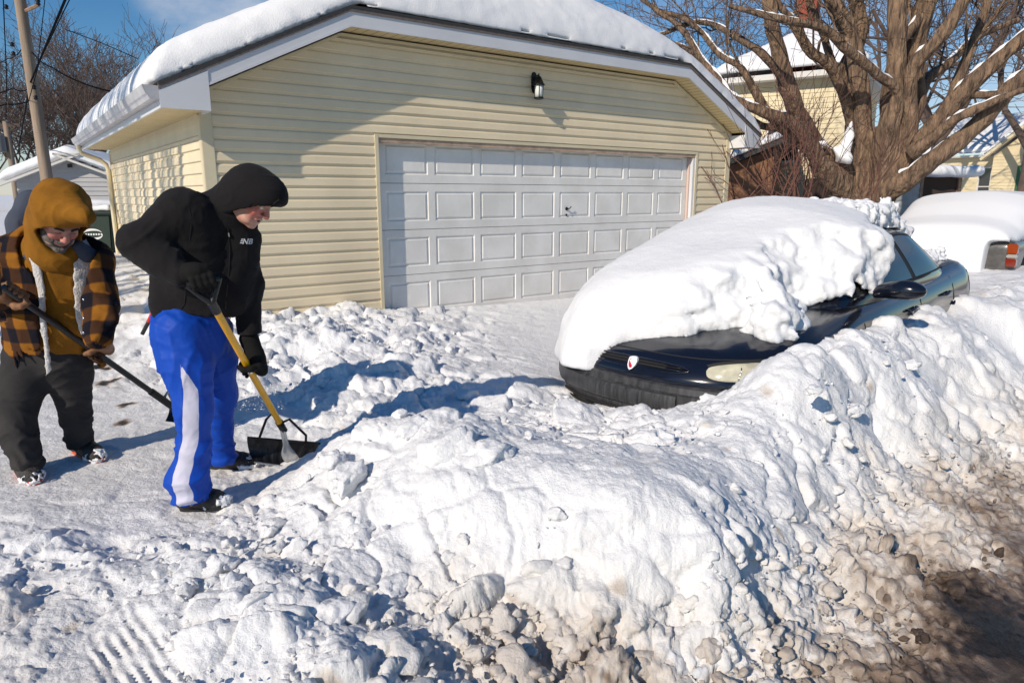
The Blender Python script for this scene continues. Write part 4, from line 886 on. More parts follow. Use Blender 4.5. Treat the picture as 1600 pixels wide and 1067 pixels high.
mb=MB(); mb.lathe([(.20,0),(.30,0),(.33,.04),(.335,.16),(.30,.20),(.2,.2)],K2(.98,.70,.34),28,CL); wh=mb.build('wheel',M['rubber'],c2,smooth=True,angle=40)
mb=MB(); mb.lathe([(0,.16),(.05,.18),(.18,.15),(.21,.19),(.2,.05)],K2(.98,.70,.34),20,CL); mb.build('rim',M['steel'],wh,smooth=True)
h=.045; fd=Field((-.55,-1.35,.2),(5.2,1.3,2.1),h); P=fd.P; a_,l_,z_=P[...,0],P[...,1],P[...,2]
tp=itp(a_,[-.4,0,.5,1.0,1.5,3.4,4.4,5],[1.05,1.22,1.34,1.52,1.68,1.70,1.5,1.2])-.16*np.abs(l_/.95)**2.4+.02*gnoise(P,1.3,5)+.018*np.sin(z_*9)
e=np.maximum(np.maximum(-.17-a_,a_-4.8),np.maximum(-1.02-l_,l_-.88-.10*sstep(.9,1.3,z_)+.25*sstep(1.0,.8,z_)*sstep(-.1,.3,a_)))+.02*gnoise(P,4.,6)
t=z_-tp; k_=.35; hh=np.clip(.5+.5*(t-e)/k_,0,1); fd.f=np.maximum(e*(1-hh)+t*hh+k_*hh*(1-hh),np.where(l_<.55,.42,.96)-z_+.04*gnoise(P,5.,12))
v,q=fd.mesh(); v=relax(v,q,2); vw=CO2+v[:,:1]*CA+v[:,1:2]*CL+V(0,0,1)*v[:,2:3]
o=link('car_snow',npmesh('car_snow2',vw,q),M['snow_smooth'],None,True); tag(o,'deep smooth mound of snow over the farther car at the right edge','snow')
# ------------------------------------------------------------------ the two people and their shovels
def skinmat(name,base,red):
    m=mat(name,base,.5,bump=.15,bscale=120,bdist=.004); attr_ramp(m,'flush',[(0,base),(1,red)],.3,60); m.node_tree.nodes['Principled BSDF'].inputs['Subsurface Weight'].default_value=.05; return m
M['fleece']=mat('black_fleece',(.011,.010,.011),.95,bump=.5,bscale=260,bdist=.003,spec=.2,sheen=.03)
M['glove_black']=mat('black_knit_glove',(.008,.008,.008),.9,bump=.6,bscale=300,bdist=.002,spec=.2)
M['leather']=mat('tan_leather_glove',(.23,.105,.045),.7,bump=.5,bscale=70,bdist=.004,var=.4,vscale=20)
M['blue']=mat('royal_blue_polyester',(.006,.05,.42),.6,spec=.25,bump=.15,bscale=200,bdist=.002)
attr_ramp(M['blue'],'stripe',[(0,(.002,.055,.40)),(.495,(.002,.055,.40)),(.505,(.55,.54,.66)),(1,(.55,.54,.66))])
M['duck']=mat('mustard_cotton',(.25,.105,.009),.9,bump=.4,bscale=180,bdist=.003,var=.25,vscale=9,spec=.2)
M['sherpa']=mat('white_sherpa',(.62,.60,.58),.95,bump=1.,bscale=110,bdist=.01,spec=.1)
M['denim_grey']=mat('charcoal_work_cloth',(.040,.037,.037),.9,bump=.4,bscale=220,bdist=.002,var=.4,vscale=6,var_col=(.026,.025,.026),spec=.2)
M['hood_grey']=mat('slate_jersey',(.045,.055,.085),.9,bump=.3,bscale=150,bdist=.003)
M['shoe']=mat('black_shoe',(.015,.014,.014),.7,bump=.5,bscale=80,var=.6,vscale=30,var_col=(.05,.045,.04))
M['sole']=mat('orange_sole',(.55,.10,.04),.6)
M['shoesnow']=mat('snow_crust',(.75,.77,.8),.7,bump=.8,bscale=60)
M['yellow']=mat('yellow_fibreglass',(.80,.40,.006),.3,coat=.3,var=.12,vscale=12)
M['black_poly']=mat('black_poly',(.012,.012,.013),.4,bump=.1,bscale=60)
def plaid():
    m=mat('buffalo_plaid',(.2,.1,.02),.95,bump=.5,bscale=200,bdist=.004,spec=.15); nt=m.node_tree; N=nt.nodes; L=nt.links; b=N['Principled BSDF']
    a=N.new('ShaderNodeAttribute'); a.attribute_name='plaid'; sx=N.new('ShaderNodeSeparateXYZ'); L.new(a.outputs['Vector'],sx.inputs[0])
    outs=[]
    for ax in ('X','Y'):
        k=N.new('ShaderNodeMath'); k.operation='MULTIPLY'; L.new(sx.outputs[ax],k.inputs[0]); k.inputs[1].default_value=1/.15
        f=N.new('ShaderNodeMath'); f.operation='FRACT'; L.new(k.outputs[0],f.inputs[0])
        r=N.new('ShaderNodeValToRGB'); e=r.color_ramp.elements; e[0].position=.0; e[0].color=(0,0,0,1); e[1].position=.06; e[1].color=(1,1,1,1)
        e=r.color_ramp.elements.new(.5); e.color=(1,1,1,1); e=r.color_ramp.elements.new(.56); e.color=(0,0,0,1); L.new(f.outputs[0],r.inputs['Fac']); outs.append(r.outputs['Color'])
    ad=N.new('ShaderNodeMath'); ad.operation='ADD'; L.new(outs[0],ad.inputs[0]); L.new(outs[1],ad.inputs[1])
    hv=N.new('ShaderNodeMath'); hv.operation='MULTIPLY'; L.new(ad.outputs[0],hv.inputs[0]); hv.inputs[1].default_value=.5
    r=N.new('ShaderNodeValToRGB'); e=r.color_ramp.elements; e[0].position=0; e[0].color=(.008,.008,.013,1); e[1].position=1; e[1].color=(.24,.095,.012,1)
    e=e.new(.5); e.color=(.055,.024,.012,1); L.new(hv.outputs[0],r.inputs['Fac']); L.new(r.outputs['Color'],b.inputs['Base Color']); return m
M['plaid']=plaid()
def bbox(pts,r):
    a=np.array(pts); return a.min(0)-r,a.max(0)+r
def wrinkle(v,q,A,sc=(5,5,14),seed=1,warp=.04):
    n=vnormals(v,q); p=v+warp*np.stack([gnoise(v,6,seed+1),gnoise(v,6,seed+2),gnoise(v,6,seed+3)],-1)
    r=gnoise(p*np.array(sc),1.,seed); rd=1.25*np.exp(-np.abs(r)*4.5)-.5; r2=.8*np.exp(-np.abs(gnoise(p*np.array(sc)*1.9,1.,seed+5))*5)-.3
    A=np.asarray(A); A=A[:,None] if A.ndim else A
    return v+n*(rd*.7+r2*.35)[:,None]*A
def head_mesh(C,up,fw,scale=1.,jaw=1.,mouth=True):
    up=nrm(up); fw=nrm(fw-up*np.dot(fw,up)); sd=np.cross(fw,up)
    f=Field((-.12,-.15,-.22),(.12,.15,.16),.0046)
    f.ell((0,-.012,.03),(.074,.094,.103),.0); f.ell((0,.022,-.055),(.055*jaw,.062,.062),.03); f.ell((0,.045,.0),(.058,.045,.06),.02)
    for s in (-1,1):
        f.ell((s*.036,.066,-.022),(.024,.024,.024),.015); f.ell((s*.076,-.008,-.012),(.010,.02,.032),.008); f.ell((s*.034*jaw,.055,-.075),(.022,.03,.02),.02)
        f.cone((s*.012,.088,.026),(s*.05,.074,.028),.0075,.006,.012)
    f.cone((0,.088,.022),(0,.112,-.022),.0085,.0135,.010)
    for s in (-1,1): f.ell((s*.012,.103,-.028),(.010,.012,.008),.006)
    f.cone((-.02,.087,-.052),(.02,.087,-.052),.008,.008,.008); f.cone((-.017,.085,-.066),(.017,.085,-.066),.008,.008,.006)
    f.ell((0,.074,-.093),(.022,.02,.018),.018)
    if mouth: f.sub(sd_cone(f.P,(-.017,.098,-.059),(.017,.098,-.059),.005,.005),.003)
    for s in (-1,1): f.sub(sd_ell(f.P,(s*.031,.094,.008),(.014,.012,.008)),.008)
    for s in (-1,1): f.ell((s*.031,.078,.007),(.0125,.0125,.0115),.002)
    f.cone((0,-.02,-.06),(0,-.045,-.20),.056,.062,.03)
    v,q=f.mesh(); v=relax(v,q,1,.35)
    fl=np.exp(-((np.abs(v[:,0])-.038)**2+(v[:,1]-.07)**2+(v[:,2]+.025)**2)/.0009)+np.exp(-((v[:,0])**2+(v[:,1]-.112)**2+(v[:,2]+.022)**2)/.0003)
    w=C+scale*(v[:,:1]*sd+v[:,1:2]*fw+v[:,2:3]*up)
    def L2(p): return C+scale*(p[0]*sd+p[1]*fw+p[2]*up)
    return w,q,np.clip(fl,0,1),L2
def person(label,bones,head,skin):
    """one continuous body; bones = list of (a,b,ra,rb)"""
    pts=[p for b in bones for p in b[:2]]; lo,hi=bbox(pts,.2); f=Field(lo,hi,.016)
    for a,b,ra,rb in bones: f.cone(a,b,ra,rb,.03)
    v,q=f.mesh(); w,q2,fl,_=head
    V_=np.concatenate([v,w]); Q_=np.concatenate([q,q2+len(v)]); F_=np.concatenate([np.zeros(len(v)),fl])
    o=link('person',npmesh('person',V_,Q_,{'flush':F_}),skin,None,True); tag(o,label,'person'); return o
def glove(name,wrist,c,t,n,rod,mt,parent,s=1.,cuff=.045,fs=1.):
    """a gloved hand closed round a rod: c on the rod, t along it (towards the thumb), n from rod to palm"""
    t=nrm(t); n=nrm(n-t*np.dot(n,t)); b=np.cross(t,n)
    R_=rod+.011*s; fr=.0115*s
    P_=[np.asarray(wrist),c+n*.12,c-n*.09,c+t*.1,c-t*.1,c+b*.09,c-b*.09]; lo,hi=bbox(P_,.05); f=Field(lo,hi,.0048)
    kn=c+n*(R_+.022)
    f.cone(wrist,kn+(np.asarray(wrist)-kn)*.35,cuff*.95,.036*s,.02); f.cone(kn+(np.asarray(wrist)-kn)*.45,kn-t*.006,.036*s,.030*s,.02)
    f.cone(kn-t*.024*s,kn+t*.024*s,.022*s,.022*s,.015)
    for i,(o_,ln) in enumerate(((.034,.94),(.0115,1.0),(-.0115,.96),(-.034,.82))):
        k=c+t*o_*s; r_=fr*(1 if i<3 else .9)
        pts=[k+n*(R_+.012),k+(n*.75+b*.85)*R_*1.12,k+(b*1.05-n*.15)*R_*1.1,k+(b*.55-n*.95)*R_*1.08*ln,k+(-b*.25-n*1.05)*R_*1.05*ln]
        f.chain(pts,[r_*1.12,r_*1.08,r_,r_*.95,r_*.85],.006)
    k=c+t*.040*s; f.chain([kn+t*.02*s,k+(n*.55-b*.85)*R_*1.25,k+(-b*1.0-n*.35)*R_*1.15+t*.006,k+(-b*.45-n*1.0)*R_*1.12+t*.010],[.018*s,.0145*s,.0125*s,.011*s],.008)
    v,q=f.mesh(); v=relax(v,q,1,.4); v=wrinkle(v,q,.0016,(22,22,40),17,.01)
    return link(name,npmesh(name,v,q),mt,parent,True)
def shoe(heel,toe,mt,parent,sole=None,w=.048,snow=True):
    heel=np.asarray(heel,float); toe=np.asarray(toe,float); d=nrm(toe-heel); d[2]=0; d=nrm(d); s=np.cross(d,(0,0,1)); Ln=np.linalg.norm((toe-heel)[:2])
    f=Field((-.06,-.08,-.01),(Ln+.05,.08,.17),.0055)
    f.chain([(.02,0,.045),(Ln*.45,0,.048),(Ln*.72,0,.038),(Ln-.045,0,.033)],[w*.85,w*.92,w,w*.80],.03,[((0,0,1),.9)])
    f.cone((.03,0,.06),(.045,0,.13),w*.95,w*.86,.03); f.cone((.05,0,.09),(Ln*.55,0,.055),w*.8,w*.7,.03)
    f.sub(f.P[...,2]-(.0) if False else (.012-f.P[...,2])*-1+0 if False else f.P[...,2]*1-.012+9*(f.P[...,2]>.012),0)
    f.sub(sd_cone(f.P,(.045,0,.125),(.045,0,.2),w*.66,w*.7),.004)
    v,q=f.mesh(); v=relax(v,q,1); v=wrinkle(v,q,.0022,(30,10,18),23,.01)
    T=lambda v: np.array([heel[0],heel[1],heel[2]])+v[:,:1]*d+v[:,1:2]*s+v[:,2:3]*V(0,0,1)
    o=link('shoe',npmesh('shoe',T(v),q),mt,parent,True)
    mb=MB(); pl=[]
    for t in np.linspace(0,2*math.pi,28,endpoint=False):
        x=Ln*.5+Ln*.53*math.cos(t); ww=(w*1.02)*(1-.16*math.sin(math.pi*min(1,max(0,x/Ln)))*(x/Ln<.55)); pl.append((x,ww*math.copysign(abs(math.sin(t))**.7,math.sin(t))))
    mb.prism(pl,lambda a,b,t: heel+a*d+b*s+V(0,0,t),0.0,.022); mb.build('sole',sole or M['rubber'],o,bevel=.004)
    for k in range(5):
        x=Ln*(.42+.075*k); z=.112-.012*k; mb=MB(); mb.tube([heel+x*d-s*.024+V(0,0,z-.008),heel+(x+.006)*d+V(0,0,z+.004),heel+(x)*d+s*.024+V(0,0,z-.008)],.0032,6); mb.build('lace',M['sole'] if sole else M['rubber'],o,smooth=True)
    if snow:
        f=Field((Ln*.3,-.07,.0),(Ln+.05,.07,.10),.006)
        sn=np.abs(sd_ell(f.P,(Ln-.06,0,.03),(.075,w*1.02,.040)))-.006+.010*gnoise(f.P,55,5)+.012*gnoise(f.P,20,6)+.004
        f.uni(sn); v,q=f.mesh(); 
        if len(q)>20: link('snow_crust',npmesh('snow_crust',T(v),q),M['shoesnow'],o,True)
    return o
def tube_part(name,pts,r,mt,parent,n=8): mb=MB(); mb.tube(pts,r,n); return mb.build(name,mt,parent,smooth=True,angle=50)

# ===== the near person: black fleece, blue trousers ==========================================================
A=aty
J=dict(neck=A(335,333,3.13),ch=A(340,362,3.14),ab=A(312,430,3.12),pv=A(303,500,3.12),
  rs=A(284,334,3.00),re=A(222,380,2.90),rw=A(284,430,2.84),ls=A(366,352,3.25),le=A(384,440,3.22),lw=A(389,530,3.20),
  rh=A(283,520,3.04),rk=A(303,640,2.98),ra=A(298,766,2.965),lh=A(328,520,3.20),lk=A(345,615,3.29),la=A(346,702,3.42))
HC=A(390,309,3.10); HU=V(.60,.0,.80); HF=V(.78,-.16,-.60)
skin=skinmat('fair_skin',(.50,.27,.20),(.55,.10,.08))
hd=head_mesh(HC,HU,HF,1.0)
bones=[(J['neck']+V(.03,0,-.03),HC-HU*.1-HF*.03,.04,.045),(J['neck']+V(.02,0,-.1),J['ab'],.08,.10),(J['ab'],J['pv'],.10,.10),(J['neck']+V(.02,0,-.08),J['rs'],.04,.04),(J['neck']+V(.02,0,-.08),J['ls'],.04,.04),(J['rs'],J['re'],.05,.042),(J['re'],J['rw'],.04,.028),(J['ls'],J['le'],.05,.042),(J['le'],J['lw'],.04,.028),
 (J['rh'],J['rk'],.08,.055),(J['rk'],J['ra'],.05,.035),(J['lh'],J['lk'],.08,.055),(J['lk'],J['la'],.05,.035),(J['ra'],J['ra']+V(0,0,-.05),.035,.03),(J['la'],J['la']+V(0,0,-.05),.035,.03)]
p2=person('person in a black hooded fleece and blue white-striped trousers pushing a yellow-handled snow shovel',bones,hd,skin)
L2=hd[3]
mb=MB(); 
for s in (-1,1): 
    m_=MB(); m_.lathe([(0,.0125),(.006,.011),(.0105,.006),(.0125,0)],L2((s*.031,.080,.007)),10,nrm(HF)); m_.build('eye',mat('eye_white',(.6,.58,.56),.2),p2,smooth=True)
mb=MB(); mb.tube([L2((-.016,.088,-.059)),L2((0,.093,-.059)),L2((.016,.088,-.059))],.0052,8); mb.build('mouth',mat('mouth_dark',(.05,.012,.012),.5),p2,smooth=True)
for s in (-1,1): tube_part('eyebrow',[L2((s*.014,.095,.028)),L2((s*.03,.092,.033)),L2((s*.048,.08,.030))],.004,M['bark_dark'],p2)
# jacket with its sleeves
pts=list(J.values())[:10]+[HC]; lo,hi=bbox(pts,.24); lo[2]=A(300,530,3.1)[2]; f=Field(lo,hi,.0085); dp=[((0,1,0),.68)]
f.cone(J['ch']+V(-.02,0,.0),J['ab']+V(.008,0,0),.165,.180,.04,dp); f.cone(J['ab'],J['pv']+V(.006,0,.03),.180,.184,.05,dp); f.cone(A(330,342,3.12),A(300,358,3.1),.095,.12,.06,dp)
f.cone(A(270,385,3.08),A(265,470,3.08),.09,.085,.05)
f.cone(A(372,375,3.16),A(362,455,3.14),.10,.095,.05)
f.chain([J['rs'],J['re'],J['rw']],[.094,.080,.050],.03); f.chain([J['re'],A(255,408,2.87)],[.085,.070],.03)
f.chain([J['ls'],J['le'],J['lw']],[.095,.074,.054],.03); f.cone(J['neck']+V(0,0,-.03),J['rs'],.095,.10,.04); f.cone(J['neck']+V(0,0,-.03),J['ls'],.09,.095,.04); f.cone(J['rs']+V(.02,0,-.02),A(300,430,3.03),.11,.12,.05,dp)
f.cone(J['neck']+V(-.01,0,-.03),HC-HU*.12-HF*.035,.095,.078,.05)   # collar
zh=f.P[...,2]-(A(300,503,3.12)[2]-.10*(f.P[...,0]-A(300,503,3.12)[0])+.008*np.sin(f.P[...,0]*30)); inner=sd_cone(f.P,J['ab'],J['pv']-V(0,0,.1),.18,.18,dp)
arm=np.minimum(sd_cone(f.P,J['le'],J['lw'],.074,.054),9)
f.f=np.where(arm<.01,f.f,np.maximum(f.f,-zh)).astype(np.float32)
f.sub(np.maximum(inner,zh-.05),.01)
for w_,e_ in ((J['rw'],J['re']),(J['lw'],J['le'])):
    d=nrm(w_-e_); pr=(f.P-w_)@d.astype(np.float32); dd=np.linalg.norm(f.P-(w_+d*.03).astype(np.float32),axis=-1)-.085; f.f=np.maximum(f.f,-np.maximum(-(pr-.0),dd)).astype(np.float32) if False else f.f
v,q=f.mesh(); v=relax(v,q,2)
# folds: along the torso and across the elbows
d_re=np.linalg.norm(v-J['re'],axis=1); d_le=np.linalg.norm(v-J['le'],axis=1); 
v=wrinkle(v,q,.008+.010*np.exp(-(d_re/.14)**2)+.009*np.exp(-(d_le/.12)**2),(6,6,7),41,.06); v=wrinkle(v,q,.0022,(22,22,26),47,.02)
jk=link('jacket',npmesh('jacket',v,q),M['fleece'],p2,True)
from mathutils.bvhtree import BVHTree
bvh=BVHTree.FromPolygons([tuple(x) for x in v.tolist()],q.tolist())
def onto(p,off=.003,bv=None):
    d=Vector((p[0],p[1],p[2]-EYE)).normalized(); h_=(bv or bvh).ray_cast(Vector((p[0]-d.x*.8,p[1]-d.y*.8,p[2]-d.z*.8)),d)
    if h_[0] is None: return np.asarray(p)
    return np.array(h_[0])+np.array(h_[1])*off*(1 if h_[1].dot(d)<0 else -1)
# hood
f=Field(HC-.24,HC+.24,.006)
HU_=nrm(HU); HF_=nrm(HF-HU_*np.dot(HF,HU_)); HS_=np.cross(HF_,HU_); Mh=np.array([HS_,HF_,HU_])
f.ell(HC+HU_*.024-HF_*.004,(.106,.131,.126),.0,Mh); f.ell(HC+HU_*.075+HF_*.075,(.075,.07,.06),.05,Mh)
f.cone(HC-HU_*.05-HF_*.04,J['neck']+V(.0,0,.0),.095,.10,.05)
inn=sd_ell(f.P,HC+HU_*.02+HF_*.01,(.092,.122,.112),Mh); inn=np.minimum(inn,sd_cone(f.P,HC-HU_*.02,HC-HU_*.1+HF_*.1,.08,.08)); f.sub(inn,.008)
E_=A(400,329,3.1); X_=A(365,340,3.1)
pl1=-( (f.P-E_.astype(np.float32))@nrm(V(.13,-.05,-.98)).astype(np.float32) ); pl2=-((f.P-X_.astype(np.float32))@nrm(V(.98,0,-.1)).astype(np.float32))
f.sub(np.maximum(pl1,pl2),.012)
v2,q2=f.mesh(); v2=relax(v2,q2,2); v2=wrinkle(v2,q2,.0035,(9,9,14),51,.06)
hood=link('hood',npmesh('hood',v2,q2),M['fleece'],p2,True)
bvh_h=BVHTree.FromPolygons([tuple(x) for x in v2.tolist()],q2.tolist())
tube_part('hood_hem',[onto(A(px,py,3.1),.002,bvh_h) for px,py in ((367,345),(366,334),(378,330),(395,326),(412,323),(428,318),(436,312))],.005,M['fleece'],hood)
# zip, pocket welt, seam, emblem
zp=tube_part('zip',[onto(A(px,py,3.1),.001) for px,py in ((356,356),(357,370),(359,390),(358,420),(355,450),(352,480),(350,500))],.0028,M['black_metal'],jk)
tube_part('zip_pull',[onto(A(356.5,363,3.1),.006),onto(A(357,370,3.1),.008)],.0035,M['chrome'],zp)
tube_part('seam',[onto(A(px,py,3.1),.0) for px,py in ((292,316),(298,335),(299,355),(296,375))],.0022,M['fleece'],jk)
tube_part('pocket_zip',[onto(A(px,py,3.1),.0) for px,py in ((288,445),(290,460),(288,475),(282,485))],.0028,M['fleece'],jk)
cu=bpy.data.curves.new('letters','FONT'); cu.body='NB'; cu.size=1; cu.offset=.022; cu.resolution_u=4; ob_=bpy.data.objects.new('t',cu); COL.objects.link(ob_); bpy.context.view_layer.update()
tm=ob_.evaluated_get(bpy.context.evaluated_depsgraph_get()).to_mesh(); tv=np.array([v_.co[:] for v_ in tm.vertices]); tf=[tuple(p_.vertices) for p_ in tm.polygons]; bpy.data.objects.remove(ob_)
x0,x1=tv[:,0].min(),tv[:,0].max(); y0,y1=tv[:,1].min(),tv[:,1].max()
mb=MB(); mb.add([onto(A(378.5+14.5*((t[0]-x0)/(x1-x0))+2.2*((t[1]-y0)/(y1-y0)),381.5-8.6*((t[1]-y0)/(y1-y0)),3.1),.0035) for t in tv],tf)
for k in range(3):
    yy=379.6-2.8*k; mb.add([onto(A(x_,y_,3.1),.0035) for x_,y_ in ((374.5+k*.9,yy+.8),(378.5+k*.6,yy+.8),(379+k*.6,yy-.7),(375.+k*.9,yy-.7))],[(0,1,2,3)])
me=bpy.data.meshes.new('jacket_emblem'); me.from_pydata(mb.v,[],mb.f); link('jacket_emblem',me,mat('reflective_grey',(.55,.56,.6),.5),jk)
# trousers
pts=[J[k] for k in ('rh','rk','ra','lh','lk','la','pv')]; lo,hi=bbox(pts,.18); f=Field(lo,hi,.0085)
f.cone(J['pv']+V(-.02,0,.05),J['pv']+V(-.01,.0,-.07),.150,.152,.05,[((0,1,0),.75)]); f.cone(A(276,520,3.1),A(280,560,3.06),.105,.10,.06)
f.chain([J['rh'],A(293,570,3.01),J['rk'],A(303,700,2.97),A(294,745,2.965),J['ra']+V(0,0,-.02)],[.122,.104,.079,.069,.088,.086],.04)
f.chain([J['lh'],A(338,565,3.24),J['lk'],A(342,670,3.37),J['la']+V(0,0,-.035)],[.108,.093,.073,.064,.072],.04)
f.sub(sd_cone(f.P,J['ra']+V(0,0,-.01),J['ra']-V(0,0,.15),.072,.085),.01); f.sub(sd_cone(f.P,J['la']-V(0,0,.06),J['la']-V(0,0,.22),.052,.062),.01)
cutz=J['ra'][2]-.085; f.f=np.where((f.P[...,2]<cutz+.02*np.sin(f.P[...,0]*40))&(f.P[...,1]<3.15),np.maximum(f.f,cutz-f.P[...,2]),f.f)
v,q=f.mesh(); v=relax(v,q,2)
zz=v[:,2]; A_w=.004+.008*sstep(.50,.12,zz)
v=wrinkle(v,q,A_w*1.6,(4,4,11),61,.05); v=wrinkle(v,q,.007*sstep(.25,.6,zz)+.002,(12,9,2.6),65,.04); v=wrinkle(v,q,.0015,(30,30,40),67,.02)
vn=vnormals(v,q)
SP_=[(286,566,0),(293,585,.014),(300,610,.026),(303,645,.031),(300,690,.033),(290,738,.036),(296,775,.038),(308,803,.040)]
best=np.full(len(v),-9.)
for (a0,b0,w0),(a1,b1,w1) in zip(SP_[:-1],SP_[1:]):
    P0,P1=A(a0,b0,2.93),A(a1,b1,2.93); e=(P1-P0)[[0,2]]; t=np.clip(((v[:,[0,2]]-P0[[0,2]])@e)/(e@e),0,1); d=np.linalg.norm(v[:,[0,2]]-P0[[0,2]]-t[:,None]*e,axis=1); best=np.maximum(best,(w0+(w1-w0)*t)-d)
st=np.where((vn[:,1]<.25)&(v[:,1]<3.12),best,-.05); st=np.clip(.5+st*12,0,1)
tr=link('trousers',npmesh('trousers',v,q,{'stripe':st}),M['blue'],p2,True)
def gl(px,py,dz=0): p=atz(px,py,0); p[2]=max(0,gz(p[0],p[1]))-.004+dz; return p
shoe(gl(283,797),gl(352,797)+V(.0,.04,0),M['shoe'],p2); shoe(gl(322,728),gl(398,733)+V(0,.03,0),M['shoe'],p2)
# --- its shovel
SA=A(334,479,2.86); SB=A(441,668,3.50); sh_d=nrm(SB-SA); SCn=A(470,722,3.56)
shv=empty('snow_shovel',tuple(SCn),'yellow-handled snow shovel with a wide black scoop pushed into the bank','snow shovel')
tube_part('shaft',[SA,SB],.0165,M['yellow'],shv,14)
# D grip
gA=A(292,447,2.80); gB=A(343,434,2.86); yk=SA-sh_d*.02
tube_part('grip',[gA,gB],.0155,M['black_poly'],shv,12)
tube_part('yoke',[gA,gA*.45+yk*.55+V(0,0,-.004),yk],[.011,.012,.014],M['black_poly'],shv,10); tube_part('yoke',[gB,gB*.45+yk*.55,yk],[.011,.012,.014],M['black_poly'],shv,10)
tube_part('collar',[SA-sh_d*.03,SA+sh_d*.035],.0195,M['black_poly'],shv,14); tube_part('shaft_band',[SA+(SB-SA)*.455,SA+(SB-SA)*.475],.0172,M['chrome'],shv,14)
tube_part('socket',[SB-sh_d*.03,SB+sh_d*.03],.0195,M['black_poly'],shv,14)
# scoop: a curved ribbed sheet between four corners
BL=A(386,683,3.46); BR=A(503,694,3.72); CL_=A(398,722,3.50); CR_=A(478,734,3.74); BL=V(BL[0],BL[1],BL[2]); 
tl,tr_,bl,br=A(386,684,3.48),A(500,693,3.66),A(397,722,3.44),A(480,733,3.58)
nb=nrm(np.cross(tr_-tl,bl-tl)); nb=nb*np.sign(nb[1])
def scoop(s,t,off=0): 
    p=(tl*(1-s)+tr_*s)*(1-t)+(bl*(1-s)+br*s)*t; return p+nb*(.075*4*t*(1-t)*.5+off+.004*(math.sin(s*math.pi*14)>.3))+V(0,-.02,0)*0
mb=MB(); g=[[scoop(s,t) for t in np.linspace(0,1,14)] for s in np.linspace(0,1,64)]; mb.grid(g); g2=[[scoop(s,t,.006) for t in np.linspace(0,1,14)] for s in np.linspace(0,1,64)]; mb.grid(g2)
mb.grid([[a_[0],b_[0]] for a_,b_ in zip(g,g2)]); mb.grid([[a_[-1],b_[-1]] for a_,b_ in zip(g,g2)]); mb.grid([[a_,b_] for a_,b_ in zip(g[0],g2[0])]); mb.grid([[a_,b_] for a_,b_ in zip(g[-1],g2[-1])])
mb.build('scoop',M['black_poly'],shv,smooth=True,angle=40)
tube_part('scoop_lip',[scoop(s,0,-.004) for s in np.linspace(0,1,12)],.008,M['black_poly'],shv); tube_part('wear_strip',[scoop(s,1,-.002) for s in np.linspace(0,1,12)],.005,M['steel'],shv)
# steel bracket and braces
mb=MB(); rows=[]
for k in range(14):
    t=k/13; c0=SB*(1-t)+scoop(.74,.93,-.006)*t; c0=c0+V(0,-.018,0)*math.sin(math.pi*t); w_=.016+.030*sstep(.35,.75,t)-.022*sstep(.85,1,t); ax=nrm(tr_-tl)
    rows.append([c0-ax*w_,c0-ax*w_*.5+V(0,-.010,0),c0+V(0,.002,0),c0+ax*w_*.5+V(0,-.010,0),c0+ax*w_])
mb.grid(rows); mb.build('bracket',M['steel'],shv,smooth=True)
bm_=SB-sh_d*.045
for s_,m_px in ((.15,(413,648)),(.80,(468,668))):
    tube_part('brace',[bm_+V(-.01 if s_<.5 else .012,0,.004),A(426,645,3.45) if s_<.5 else A(452,655,3.5),A(416,655,3.44) if s_<.5 else A(478,680,3.58),scoop(s_,.04,-.008),scoop(s_,.16,-.010)],.007,M['black_metal'],shv)
tube_part('brace_clamp',[bm_-sh_d*.012,bm_+sh_d*.012],.021,M['black_metal'],shv,14)
# hands
g1=gA*.52+gB*.48; glove('glove',J['rw'],g1,gB-gA,nrm(V(-.35,-.25,.9)),.0155,M['glove_black'],p2,1.08,.05)
g2c=SA+(SB-SA)*.465; glove('glove',J['lw'],g2c,-sh_d,nrm(V(.95,.05,.25)),.0165,M['glove_black'],p2,1.08,.048)

# ===== the farther person: mustard hood, plaid jacket ========================================================
K=dict(neck=A(84,388,3.42),ch=A(82,420,3.46),ab=A(82,490,3.48),pv=A(82,550,3.52),rs=A(16,402,3.46),re=A(-16,462,3.36),rw=A(2,462,3.22),ls=A(146,408,3.46),le=A(160,478,3.36),lw=A(152,524,3.24),
  rh=A(48,560,3.50),rk=A(26,640,3.43),ra=A(38,704,3.36),lh=A(106,560,3.56),lk=A(113,618,3.60),la=A(121,672,3.66))
H1=A(93,343,3.30); U1=V(.60,-.42,.68); F1=V(.50,-.46,-.725)
skin1=skinmat('ruddy_skin',(.42,.22,.17),(.50,.13,.11))
hd1=head_mesh(H1,U1,F1,1.04,1.1,False)
bones=[(K['neck'],H1-U1*.1-F1*.03,.05,.045),(K['neck']+V(0,.03,-.12),K['ab'],.09,.10),(K['ab'],K['pv'],.09,.08),(K['neck']+V(0,.05,-.12),K['rs']+V(.02,.03,-.04),.04,.035),(K['neck']+V(0,.05,-.12),K['ls']+V(-.02,.03,-.04),.04,.035),(K['rs']+V(.01,.03,-.03),K['re'],.034,.032),(K['re'],K['rw'],.032,.028),(K['ls']+V(.02,.03,-.03),K['le'],.034,.032),(K['le'],K['lw'],.032,.028),
 (K['rh'],K['rk'],.085,.06),(K['rk'],K['ra'],.055,.038),(K['lh'],K['lk'],.085,.06),(K['lk'],K['la'],.055,.038),(K['ra'],K['ra']+V(0,0,-.05),.036,.03),(K['la'],K['la']+V(0,0,-.05),.036,.03)]
p1=person('bearded person in mustard hood, open plaid jacket and grey trousers holding a black snow shovel',bones,hd1,skin1)
L1=hd1[3]
